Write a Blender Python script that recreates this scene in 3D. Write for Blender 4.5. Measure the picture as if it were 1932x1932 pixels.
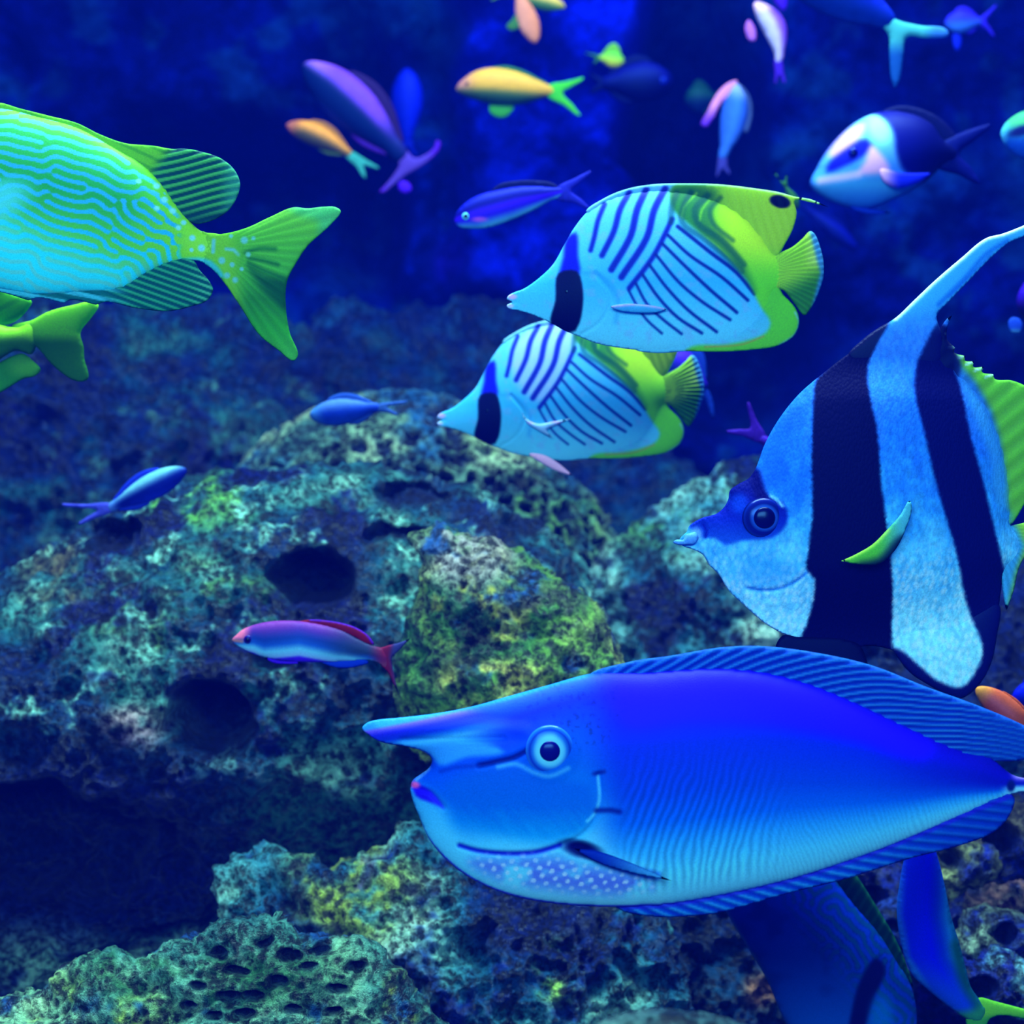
import bpy, math, random
import numpy as np
from mathutils import Vector
from mathutils.geometry import delaunay_2d_cdt

random.seed(7)
RNG = np.random.default_rng(11)
SC = bpy.context.scene
for o in list(bpy.data.objects):
    bpy.data.objects.remove(o)
C = SC.collection

# ------------------------------------------------------------------ camera
LENS = 70.0
F = LENS / 36.0 * 1932.0
cam_d = bpy.data.cameras.new('camera')
cam_d.lens = LENS
cam_d.sensor_width = 36.0
cam_d.clip_start = 0.05
cam_d.clip_end = 30
cam_d.dof.use_dof = True
cam_d.dof.focus_distance = 1.72
cam_d.dof.aperture_fstop = 6.3
cam = bpy.data.objects.new('camera', cam_d)
cam.rotation_euler = (math.pi / 2, 0, 0)
C.objects.link(cam)
SC.camera = cam

# ------------------------------------------------------------------ world
world = bpy.data.worlds.new('deep_water')
SC.world = world
world.use_nodes = True
bg = world.node_tree.nodes['Background']
bg.inputs[0].default_value = (0.02, 0.13, 1.0, 1)
bg.inputs[1].default_value = 0.28

# ------------------------------------------------------------------ lights
def area(name, loc, target, size, size_y, power, col):
    l = bpy.data.lights.new(name, 'AREA')
    l.shape = 'RECTANGLE'
    l.size = size
    l.size_y = size_y
    l.energy = power
    l.color = col
    o = bpy.data.objects.new(name, l)
    o.location = loc
    o.rotation_euler = (Vector(target) - Vector(loc)).to_track_quat('-Z', 'Y').to_euler()
    C.objects.link(o)
    return o

area('front_fill', (-0.25, -0.6, 0.75), (0.05, 1.8, -0.1), 1.8, 0.8, 63, (0.62, 0.94, 1.0))  # added fill light behind the camera, brightens fish flanks and bellies
area('tank_lamp_top', (0.1, 2.0, 2.1), (0.05, 2.2, -0.5), 2.0, 0.5, 150, (0.66, 0.95, 1.0))
area('tank_lamp_rear', (0.2, 3.3, 2.2), (0.1, 4.4, 0.0), 2.6, 0.5, 24, (0.30, 0.50, 1.0))

SC.view_settings.view_transform = 'Standard'
SC.view_settings.look = 'None'
SC.view_settings.gamma = 1.0
SC.view_settings.use_curve_mapping = False
SC.view_settings.exposure = 0.04
SC.cycles.max_bounces = 4
SC.cycles.diffuse_bounces = 3
SC.cycles.glossy_bounces = 1
SC.cycles.transmission_bounces = 2

# ------------------------------------------------------------------ helpers
def P(px, py, d):
    return Vector(((px - 966.0) * d / F, d, (966.0 - py) * d / F))

def lin(c):
    c = np.clip(np.asarray(c, float) / 255.0, 0, 1)
    return np.where(c <= 0.04045, c / 12.92, ((c + 0.055) / 1.055) ** 2.4)

def sstep(a, b, x):
    t = np.clip((x - a) / (b - a), 0, 1)
    return t * t * (3 - 2 * t)

def mix(a, b, m):
    a = np.asarray(a, float); b = np.asarray(b, float)
    m = np.asarray(m, float)
    if m.ndim == 1:
        m = m[:, None]
    return a * (1 - m) + b * m

def flat(n, c):
    return np.tile(np.array(c, float), (n, 1))

def ramp(x, stops):
    xs = [s[0] for s in stops]
    cs = np.array([s[1] for s in stops], float)
    return np.stack([np.interp(x, xs, cs[:, k]) for k in range(3)], axis=1)

def _hash(i, j, k, seed):
    n = (i * 374761393 + j * 668265263 + k * 2147483647 + seed * 974634777) & 0xffffffff
    n = ((n ^ (n >> 13)) * 1274126177) & 0xffffffff
    n = (n ^ (n >> 16)) & 0xffffffff
    return n / 4294967295.0

def vnoise(x, y, z, seed=0):
    xi = np.floor(x).astype(np.int64); yi = np.floor(y).astype(np.int64); zi = np.floor(z).astype(np.int64)
    xf = x - xi; yf = y - yi; zf = z - zi
    u = xf * xf * (3 - 2 * xf); v = yf * yf * (3 - 2 * yf); w = zf * zf * (3 - 2 * zf)
    r = 0
    for a in (0, 1):
        for b in (0, 1):
            for c in (0, 1):
                r = r + _hash(xi + a, yi + b, zi + c, seed) * (u if a else 1 - u) * (v if b else 1 - v) * (w if c else 1 - w)
    return r

def fbm(x, y, z=None, octv=4, seed=0, gain=0.5):
    if z is None:
        z = np.zeros_like(x) + 0.37
    t = 0; a = 1; s = 0
    for k in range(octv):
        t = t + a * vnoise(x * 2.03 ** k + 13.7 * k, y * 2.03 ** k - 7.1 * k, z * 2.03 ** k + 3.3 * k, seed + k)
        s += a; a *= gain
    return t / s

def worley(x, y, z, seed=0):
    xi = np.floor(x).astype(np.int64); yi = np.floor(y).astype(np.int64); zi = np.floor(z).astype(np.int64)
    best = np.full(x.shape, 9.0); sec = np.full(x.shape, 9.0)
    for a in (-1, 0, 1):
        for b in (-1, 0, 1):
            for c in (-1, 0, 1):
                ci, cj, ck = xi + a, yi + b, zi + c
                d = np.sqrt((ci + _hash(ci, cj, ck, seed) - x) ** 2 + (cj + _hash(ci, cj, ck, seed + 5) - y) ** 2
                            + (ck + _hash(ci, cj, ck, seed + 9) - z) ** 2)
                sec = np.minimum(sec, np.maximum(d, best))
                best = np.minimum(best, d)
    return best, sec

def smooth(pts, closed=True, step=4.0):
    """Catmull-Rom through pts; a third value marks a sharp corner; resampled."""
    n = len(pts)
    cor = [len(p) > 2 for p in pts]
    q = [np.array(p[:2], float) for p in pts]
    out = []
    m = n if closed else n - 1
    for i in range(m):
        p1, p2 = q[i], q[(i + 1) % n]
        if cor[i] or (not closed and i == 0):
            p0 = p1 - (p2 - p1) * 0.5
        else:
            p0 = q[i - 1]
        if cor[(i + 1) % n] or (not closed and i == m - 1):
            p3 = p2 + (p2 - p1) * 0.5
        else:
            p3 = q[(i + 2) % n]
        L = np.linalg.norm(p2 - p1)
        d0 = max(np.linalg.norm(p1 - p0), 1e-3); d2 = max(np.linalg.norm(p3 - p2), 1e-3); L = max(L, 1e-3)
        m1 = ((p1 - p0) / d0 + (p2 - p1) / L) * 0.5 * L
        m2 = ((p2 - p1) / L + (p3 - p2) / d2) * 0.5 * L
        k = max(1, int(round(L / step)))
        for j in range(k):
            t = j / k
            out.append((2 * t**3 - 3 * t**2 + 1) * p1 + (t**3 - 2 * t**2 + t) * m1 + (-2 * t**3 + 3 * t**2) * p2 + (t**3 - t**2) * m2)
    if not closed:
        out.append(q[-1])
    return np.array(out)

def pip(poly, X, Y):
    ins = np.zeros(X.shape, bool)
    x0, y0 = poly[:, 0], poly[:, 1]
    x1, y1 = np.roll(x0, -1), np.roll(y0, -1)
    for a, b, c, d in zip(x0, y0, x1, y1):
        if b == d:
            continue
        cond = ((b > Y) != (d > Y))
        xs = a + (Y - b) * (c - a) / (d - b)
        ins ^= cond & (X < xs)
    return ins

def dist(pts, X, Y, closed=False):
    pts = np.asarray(pts, float)
    D = np.full(X.shape, 1e9)
    m = len(pts) if closed else len(pts) - 1
    for i in range(m):
        a = pts[i]; b = pts[(i + 1) % len(pts)]
        e = b - a
        L = max((e * e).sum(), 1e-9)
        t = np.clip(((X - a[0]) * e[0] + (Y - a[1]) * e[1]) / L, 0, 1)
        dd = (X - a[0] - t * e[0]) ** 2 + (Y - a[1] - t * e[1]) ** 2
        D = np.minimum(D, dd)
    return np.sqrt(D)

def region(pts, X, Y, soft=3.0, sm=True):
    """soft mask of the inside of a polygon"""
    q = smooth(pts, True, 12) if sm else np.asarray(pts, float)
    s = np.where(pip(q, X, Y), -1.0, 1.0) * dist(q, X, Y, True)
    return 1 - sstep(-soft, soft, s)

def stroke(pts, X, Y, w, soft=1.5, sm=True):
    q = smooth(pts, False, 12) if sm else np.asarray(pts, float)
    return 1 - sstep(w / 2 - soft, w / 2 + soft, dist(q, X, Y))

def blob(X, Y, cx, cy, rx, ry=None, soft=0.3, ang=0):
    ry = ry or rx
    ca, sa = math.cos(ang), math.sin(ang)
    u = ((X - cx) * ca + (Y - cy) * sa) / rx
    v = (-(X - cx) * sa + (Y - cy) * ca) / ry
    return 1 - sstep(1 - soft, 1 + soft, np.sqrt(u * u + v * v))

# ------------------------------------------------------------------ inflated solid from an outline
def tri(outline, s):
    B = outline
    keep = [0]
    for i in range(1, len(B)):
        if np.linalg.norm(B[i] - B[keep[-1]]) > 0.45 * s:
            keep.append(i)
    B = B[keep]
    mn, mx = B.min(0), B.max(0)
    ys = np.arange(mn[1], mx[1], s * 0.866)
    X = []; Y = []
    for r, y in enumerate(ys):
        xs = np.arange(mn[0] + (s / 2 if r % 2 else 0), mx[0], s)
        X.append(xs); Y.append(np.full(xs.shape, y))
    X = np.concatenate(X); Y = np.concatenate(Y)
    k = pip(B, X, Y)
    X, Y = X[k], Y[k]
    D = dist(B, X, Y, True)
    k = D > 0.62 * s
    X, Y = X[k], Y[k]
    pts = [Vector((float(a), float(b))) for a, b in B] + [Vector((float(a), float(b))) for a, b in zip(X, Y)]
    v, e, f, ov, oe, of = delaunay_2d_cdt(pts, [], [list(range(len(B)))], 1, 1e-4)
    V = np.array([(a.x, a.y) for a in v])
    nb = len(B)
    isb = np.array([(len(o) == 0) or any(i < nb for i in o) for o in ov])
    T = np.array([t for t in f if len(t) == 3], dtype=np.int64)
    # orientation
    a, b, c = V[T[:, 0]], V[T[:, 1]], V[T[:, 2]]
    ar = (b[:, 0] - a[:, 0]) * (c[:, 1] - a[:, 1]) - (b[:, 1] - a[:, 1]) * (c[:, 0] - a[:, 0])
    T[ar < 0] = T[ar < 0][:, ::-1]
    return V, T, isb

def poisson(V, T, isb):
    E = np.concatenate([T[:, [0, 1]], T[:, [1, 2]], T[:, [2, 0]]])
    E = np.unique(np.sort(E, axis=1), axis=0)
    n = len(V)
    i, j = E[:, 0], E[:, 1]
    deg = np.bincount(i, minlength=n) + np.bincount(j, minlength=n)
    free = ~isb
    def A(x):
        x = x * free
        y = deg * x - np.bincount(i, weights=x[j], minlength=n) - np.bincount(j, weights=x[i], minlength=n)
        return y * free
    b = free.astype(float)
    x = np.zeros(n); r = b - A(x); p = r.copy(); rs = r @ r
    for k in range(900):
        Ap = A(p); al = rs / max(p @ Ap, 1e-30)
        x += al * p; r -= al * Ap; rn = r @ r
        if rn < 1e-8 * len(V):
            break
        p = r + rn / rs * p; rs = rn
    x = np.maximum(x, 0)
    return x / max(x.max(), 1e-9)

MATS = {}
def nmat(name):
    m = bpy.data.materials.new(name)
    m.use_nodes = True
    nt = m.node_tree
    for n in list(nt.nodes):
        nt.nodes.remove(n)
    out = nt.nodes.new('ShaderNodeOutputMaterial')
    bs = nt.nodes.new('ShaderNodeBsdfPrincipled')
    nt.links.new(bs.outputs[0], out.inputs[0])
    return m, nt, bs, out

def skin_material(name, rough=0.5, spec=0.35, nscale=900.0, namp=0.14, bump=0.15, scale_tex=False, trans=0.0):
    m, nt, bs, out = nmat(name)
    N = nt.nodes; L = nt.links
    at = N.new('ShaderNodeAttribute'); at.attribute_name = 'Col'
    tc = N.new('ShaderNodeTexCoord')
    nz = N.new('ShaderNodeTexNoise'); nz.inputs['Scale'].default_value = nscale
    nz.inputs['Detail'].default_value = 3.0
    L.new(tc.outputs['Object'], nz.inputs['Vector'])
    mr = N.new('ShaderNodeMapRange')
    mr.inputs['From Min'].default_value = 0.25; mr.inputs['From Max'].default_value = 0.75
    mr.inputs['To Min'].default_value = 1 - namp; mr.inputs['To Max'].default_value = 1 + namp
    L.new(nz.outputs['Fac'], mr.inputs['Value'])
    mul = N.new('ShaderNodeVectorMath'); mul.operation = 'SCALE'
    L.new(at.outputs['Color'], mul.inputs[0]); L.new(mr.outputs[0], mul.inputs['Scale'])
    L.new(mul.outputs[0], bs.inputs['Base Color'])
    bp = N.new('ShaderNodeBump'); bp.inputs['Strength'].default_value = bump; bp.inputs['Distance'].default_value = 0.001
    if scale_tex:
        vo = N.new('ShaderNodeTexVoronoi'); vo.inputs['Scale'].default_value = 420.0
        mp = N.new('ShaderNodeMapping'); mp.inputs['Scale'].default_value = (1.2, 1.0, 0.62)
        L.new(tc.outputs['Object'], mp.inputs[0]); L.new(mp.outputs[0], vo.inputs['Vector'])
        L.new(vo.outputs['Distance'], bp.inputs['Height']); bp.invert = True
    else:
        L.new(nz.outputs['Fac'], bp.inputs['Height'])
    L.new(bp.outputs[0], bs.inputs['Normal'])
    bs.inputs['Roughness'].default_value = rough
    bs.inputs['Specular Tint'].default_value = (0.12, 0.4, 1.0, 1)
    bs.inputs['Specular IOR Level'].default_value = spec
    if trans > 0:
        tr = N.new('ShaderNodeBsdfTranslucent'); ms = N.new('ShaderNodeMixShader')
        ms.inputs[0].default_value = trans
        L.new(mul.outputs[0], tr.inputs['Color']); L.new(bs.outputs[0], ms.inputs[1]); L.new(tr.outputs[0], ms.inputs[2])
        L.new(ms.outputs[0], out.inputs[0])
    return m

M_SKIN = skin_material('smooth_fish_skin', 0.5, 0.16)
M_SCALE = skin_material('scaled_fish_skin', 0.6, 0.05, bump=0.36, scale_tex=True)
M_FIN = skin_material('thin_fin_membrane', 0.6, 0.2, trans=0.35)
M_EYE = skin_material('wet_eye', 0.22, 0.35, bump=0.0, namp=0.03)

def rock_material(name, s1=28.0, s2=150.0, lo=0.12, hi=2.7, bump=1.0, s3=95.0, pore=0.42):
    m, nt, bs, out = nmat(name)
    N = nt.nodes; L = nt.links
    at = N.new('ShaderNodeAttribute'); at.attribute_name = 'Col'
    tc = N.new('ShaderNodeTexCoord')
    nz = N.new('ShaderNodeTexNoise'); nz.inputs['Scale'].default_value = s1
    nz.inputs['Detail'].default_value = 8.0; nz.inputs['Roughness'].default_value = 0.68
    L.new(tc.outputs['Object'], nz.inputs['Vector'])
    n2 = N.new('ShaderNodeTexNoise'); n2.inputs['Scale'].default_value = s2
    n2.inputs['Detail'].default_value = 5.0; n2.inputs['Roughness'].default_value = 0.7
    L.new(tc.outputs['Object'], n2.inputs['Vector'])
    ad0 = N.new('ShaderNodeMath'); ad0.operation = 'ADD'
    L.new(nz.outputs['Fac'], ad0.inputs[0]); L.new(n2.outputs['Fac'], ad0.inputs[1])
    # small irregular pores: cells warped by the noise
    wv = N.new('ShaderNodeVectorMath'); wv.operation = 'MULTIPLY_ADD'
    L.new(n2.outputs['Color'], wv.inputs[0]); wv.inputs[1].default_value = (0.016, 0.016, 0.016)
    L.new(tc.outputs['Object'], wv.inputs[2])
    vo = N.new('ShaderNodeTexVoronoi'); vo.inputs['Scale'].default_value = s3
    L.new(wv.outputs[0], vo.inputs['Vector'])
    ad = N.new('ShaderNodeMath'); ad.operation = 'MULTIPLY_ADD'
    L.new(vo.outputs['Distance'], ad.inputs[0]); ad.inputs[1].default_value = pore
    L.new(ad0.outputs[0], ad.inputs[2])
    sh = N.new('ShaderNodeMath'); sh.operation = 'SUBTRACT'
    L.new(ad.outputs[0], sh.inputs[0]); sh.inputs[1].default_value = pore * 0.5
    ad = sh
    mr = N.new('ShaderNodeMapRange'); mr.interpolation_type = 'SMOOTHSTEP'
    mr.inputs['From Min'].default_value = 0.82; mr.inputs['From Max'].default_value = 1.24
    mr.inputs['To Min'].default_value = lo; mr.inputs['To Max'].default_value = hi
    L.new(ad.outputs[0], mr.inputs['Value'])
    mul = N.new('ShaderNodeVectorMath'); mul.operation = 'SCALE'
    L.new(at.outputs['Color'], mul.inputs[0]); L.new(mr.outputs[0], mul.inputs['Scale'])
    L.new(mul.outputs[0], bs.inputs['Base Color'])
    bp = N.new('ShaderNodeBump'); bp.inputs['Strength'].default_value = bump; bp.inputs['Distance'].default_value = 0.03
    L.new(ad.outputs[0], bp.inputs['Height'])
    L.new(bp.outputs[0], bs.inputs['Normal'])
    bs.inputs['Roughness'].default_value = 0.42
    bs.inputs['Specular Tint'].default_value = (0.6, 0.9, 1.0, 1)
    bs.inputs['Specular IOR Level'].default_value = 0.5
    return m

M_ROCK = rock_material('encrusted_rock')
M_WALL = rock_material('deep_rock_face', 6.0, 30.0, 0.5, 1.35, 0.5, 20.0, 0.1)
for _n in M_WALL.node_tree.nodes:
    if _n.type == 'BSDF_PRINCIPLED':
        _n.inputs['Roughness'].default_value = 0.95
        _n.inputs['Specular IOR Level'].default_value = 0.05

def water_volume():
    m = bpy.data.materials.new('blue_water')
    m.use_nodes = True
    nt = m.node_tree
    for n in list(nt.nodes):
        nt.nodes.remove(n)
    out = nt.nodes.new('ShaderNodeOutputMaterial')
    vs = nt.nodes.new('ShaderNodeVolumeScatter')
    vs.inputs['Color'].default_value = (0.0, 0.03, 1.0, 1)
    vs.inputs['Density'].default_value = 0.03
    nt.links.new(vs.outputs[0], out.inputs['Volume'])
    x, y0, y1, z0, z1 = 2.6, -1.2, 5.6, -1.7, 2.6
    v = [(-x, y0, z0), (x, y0, z0), (x, y1, z0), (-x, y1, z0), (-x, y0, z1), (x, y0, z1), (x, y1, z1), (-x, y1, z1)]
    f = [(0, 3, 2, 1), (4, 5, 6, 7), (0, 1, 5, 4), (1, 2, 6, 5), (2, 3, 7, 6), (3, 0, 4, 7)]
    o = make_mesh('water', v, f, flat(8, (0, 20, 200)), m)
    o['kind'] = 'stuff'
    o['label'] = 'clear deep blue water filling the whole tank'
    o['category'] = 'water'
    return o

def make_mesh(name, verts, faces, cols, mat, parent=None, loc=None):
    me = bpy.data.meshes.new(name)
    verts = np.asarray(verts, np.float32); faces = np.asarray(faces, np.int32)
    me.vertices.add(len(verts)); me.vertices.foreach_set('co', verts.ravel())
    k = faces.shape[1]
    me.loops.add(faces.size); me.loops.foreach_set('vertex_index', faces.ravel())
    me.polygons.add(len(faces))
    me.polygons.foreach_set('loop_start', np.arange(0, faces.size, k, dtype=np.int32))
    try:
        me.polygons.foreach_set('loop_total', np.full(len(faces), k, dtype=np.int32))
    except Exception:
        pass
    me.update(calc_edges=True)
    me.shade_smooth()
    a = me.color_attributes.new('Col', 'FLOAT_COLOR', 'POINT')
    c4 = np.ones((len(verts), 4), np.float32); c4[:, :3] = lin(cols)
    a.data.foreach_set('color', c4.ravel())
    me.materials.append(mat)
    o = bpy.data.objects.new(name, me)
    C.objects.link(o)
    if parent is not None:
        o.parent = parent
    if loc is not None:
        o.location = loc
    return o

def inflate(name, outline, d, thick, s, colfn, mat, parent=None, org=None, power=0.5, disp=None, yoff=0.0,
            step=None, post=None, sm=True, flare=0.0):
    """closed solid whose silhouette is the outline and whose cross sections are rounded;
    thick = half thickness and yoff = sideways offset, both in the outline's own units"""
    B = smooth(outline, True, step or s) if sm else np.asarray(outline, float)
    V, T, isb = tri(B, s)
    phi = poisson(V, T, isb)
    h = thick * phi ** power
    X, Y = V[:, 0], V[:, 1]
    if disp is not None:
        h = np.where(isb, 0, np.maximum(disp(X, Y, h), 0.02 * (phi ** .5) * thick))
    h = np.where(isb, 0, h)
    cols = np.clip(colfn(X, Y), 0, 255)
    k = d / F
    ox, oy = org
    yb = yoff + (flare(X, Y) if callable(flare) else 0.0)
    wx = (X - ox) * k; wz = (oy - Y) * k
    front = np.stack([wx, (yb - h) * k, wz], 1)
    n = len(V)
    inner = np.where(~isb)[0]
    mp = np.arange(n); mp[inner] = n + np.arange(len(inner))
    back = np.stack([wx, (yb + h) * k, wz], 1)[inner]
    verts = np.concatenate([front, back]); cc = np.concatenate([cols, cols[inner]])
    faces = np.concatenate([T[:, ::-1], mp[T]])
    o = make_mesh(name, verts, faces, cc, mat, parent)
    if post:
        post(o, np.concatenate([X, X[inner]]), np.concatenate([Y, Y[inner]]))
    HS[o.name] = (X, Y, h)
    return o
HS = {}

def depth_at(o, x, y):
    X, Y, h = HS[o.name]
    i = np.argmin((X - x) ** 2 + (Y - y) ** 2)
    return h[i]

def thing(name, label, cat, loc, group=None):
    o = bpy.data.objects.new(name, None)
    o.empty_display_size = 0.02
    o.location = loc
    o['label'] = label; o['category'] = cat
    if group:
        o['group'] = group
    C.objects.link(o)
    return o

def ball(name, cx, cy, r, d, org, yoff, colfn, parent, flatten=0.5, mat=None, seg=40, label=None, tilt=0, ry=None):
    """eye dome: colour depends on radius"""
    k = d / F
    vs = []; rs = []; fs = []
    rings = 16
    for i in range(rings + 1):
        th = math.pi * i / rings
        for j in range(seg):
            ph = 2 * math.pi * j / seg
            vs.append((r * math.sin(th) * math.cos(ph), -r * flatten * math.cos(th), (ry or r) * math.sin(th) * math.sin(ph)))
            rs.append(math.sin(th) if th < math.pi / 2 else 1.0)
    for i in range(rings):
        for j in range(seg):
            a = i * seg + j; b = i * seg + (j + 1) % seg
            fs.append((a, b, b + seg, a + seg))
    vs = np.array(vs) * k
    o = make_mesh(name, vs, np.array(fs), colfn(np.array(rs)), mat or M_EYE, parent)
    ppos = Vector((0, 0, 0))
    o.location = Vector(((cx - org[0]) * k, yoff * k, (org[1] - cy) * k))
    if label:
        o['label'] = label
    return o

def add_eye(parent, body, cx, cy, r, rp, d, org, ringcol, pupil, dy=0.35, flatten=0.45, ry=None):
    h = depth_at(body, cx, cy)
    e = ball('eye', cx, cy, r, d, org, -(h - r * dy * 0.3), ringcol, parent, flatten, ry=ry)
    k = d / F
    # the pupil sits in the front of the eye
    p = ball('pupil', cx, cy, rp, d, (cx, cy), 0, lambda q: flat(len(q), pupil), e, 0.35)
    p.location = Vector((0, -(r * flatten * math.sqrt(max(0, 1 - (rp / r) ** 2)) * 0.98) * k, 0))
    return e

def rays(X, Y, ang, period, amp=1.0, seed=0, wob=0.0):
    ph = (X * math.cos(ang) + Y * math.sin(ang)) / period
    if wob:
        ph = ph + wob * fbm(X / 60, Y / 60, seed=seed, octv=2)
    return amp * np.cos(2 * math.pi * ph)

def fan(X, Y, px, py, n):
    a = np.arctan2(Y - py, X - px)
    return np.cos(a * n)

# ================================================================== ROCKS AND TANK
def displace(o, amp, freq, seed, octv=6, pits=None, cell=None, colour=None, ridged=0.0):
    """pushes the surface along its normals by fractal noise, carves pits and colours it by further noise"""
    me = o.data
    n = len(me.vertices)
    co = np.empty(n * 3, np.float32); me.vertices.foreach_get('co', co); co = co.reshape(-1, 3).astype(float)
    no = np.empty(n * 3, np.float32); me.vertex_normals.foreach_get('vector', no); no = no.reshape(-1, 3).astype(float)
    w = co + np.array(o.parent.location if o.parent else o.location)
    x, y, z = w[:, 0] * freq, w[:, 1] * freq, w[:, 2] * freq
    big = fbm(x, y, z, 3, seed) - .5
    fine = fbm(x * 4.2, y * 4.2, z * 4.2, octv - 2, seed + 3, .6) - .5
    dsp = amp * (1.5 * big + 1.7 * fine)
    if ridged:
        rr = 1 - np.abs(fbm(x * 2.2, y * 2.2, z * 2.2, 4, seed + 6) * 2 - 1)
        dsp += ridged * (rr - .7)
    cav = np.zeros(n)
    if cell:
        for (cf, cd, lo, hi, msk) in cell:
            wx_ = 1.1 * (fbm(w[:, 0] * cf * .45, w[:, 1] * cf * .45, w[:, 2] * cf * .45, 2, seed + 40) - .5)
            f1, f2 = worley(w[:, 0] * cf * .72 + wx_, w[:, 1] * cf, w[:, 2] * cf * 1.15 - wx_, seed + 8)
            k = (1 - sstep(lo, hi, f1 - .5 * wx_)) * (sstep(.36, .5, fbm(w[:, 0] * cf * .2, w[:, 1] * cf * .2, w[:, 2] * cf * .2, 2, seed + 41)) if msk else 1)
            dsp -= cd * k; cav = np.maximum(cav, k)
    if pits:
        loc = np.array(o.location)
        for (px, py, pd, rx, ry, dp) in pits:
            c = P(px, py, pd)
            kk = pd / F
            jit = .35 * (fbm(x * 3, y * 3, z * 3, 3, seed + 30) - .5) * 2
            u = (w[:, 0] - c[0]) / (rx * kk); v = (w[:, 2] - c[2]) / (ry * kk)
            r = np.sqrt(u * u + v * v) + jit
            k = (1 - sstep(.6, 1.25, r)) * (no[:, 1] < .1)
            no2 = np.array([0, 1.0, 0])
            co += (k * dp * kk)[:, None] * no2
            cav = np.maximum(cav, k)
    co += no * dsp[:, None]
    me.vertices.foreach_set('co', co.astype(np.float32).ravel())
    me.update()
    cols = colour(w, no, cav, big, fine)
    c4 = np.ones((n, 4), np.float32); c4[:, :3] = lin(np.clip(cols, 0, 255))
    me.color_attributes['Col'].data.foreach_set('color', c4.ravel())

def pal(base, spots, seed):
    """base colour plus patches: (colour, noise frequency, threshold lo, hi, seed[, window])"""
    def f(w, no, cav, big, fine):
        n = len(w)
        n0 = fbm(w[:, 0] * 9, w[:, 1] * 9, w[:, 2] * 9, 4, seed)
        c = ramp(n0, base)
        for sp in spots:
            col, fr, lo, hi, sd = sp[:5]
            m = sstep(lo, hi, fbm(w[:, 0] * fr, w[:, 1] * fr, w[:, 2] * fr, 5, sd, .7))
            if len(sp) > 5:
                px, py, pd, rx, ry = sp[5]
                X = 966 + w[:, 0] * F / pd; Y = 966 - w[:, 2] * F / pd
                m = m * blob(X, Y, px, py, rx, ry, .45)
            c = mix(c, col, m)
        c = mix(c, np.array((2, 16, 58)), cav * .85)  # carved pits painted darker: recess shade put into the colour
        return c
    return f

def rock(name, label, outline, d, thick, s, colour, amp=.012, freq=9, seed=1, cat='rock', cell=None, pits=None, group=None, ridged=0.0, mat=None, power=.5):
    cx = sum(p[0] for p in outline) / len(outline); cy = sum(p[1] for p in outline) / len(outline)
    o = inflate(name, outline, d, thick, s, lambda X, Y: flat(len(X), (40, 80, 90)), mat or M_ROCK, None, (cx, cy), power)
    o.location = P(cx, cy, d)
    displace(o, amp, freq, seed, 6, pits, cell, colour, ridged)
    o['label'] = label; o['category'] = cat
    if group:
        o['group'] = group
    return o

FLOOR_Z = -0.80
TEAL = [(.25, (0, 30, 70)), (.42, (8, 62, 92)), (.52, (22, 92, 104)), (.62, (60, 128, 120)), (.75, (110, 165, 150))]
DEEP = [(.25, (0, 14, 70)), (.45, (0, 30, 92)), (.58, (8, 60, 100)), (.75, (40, 100, 110))]

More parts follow.
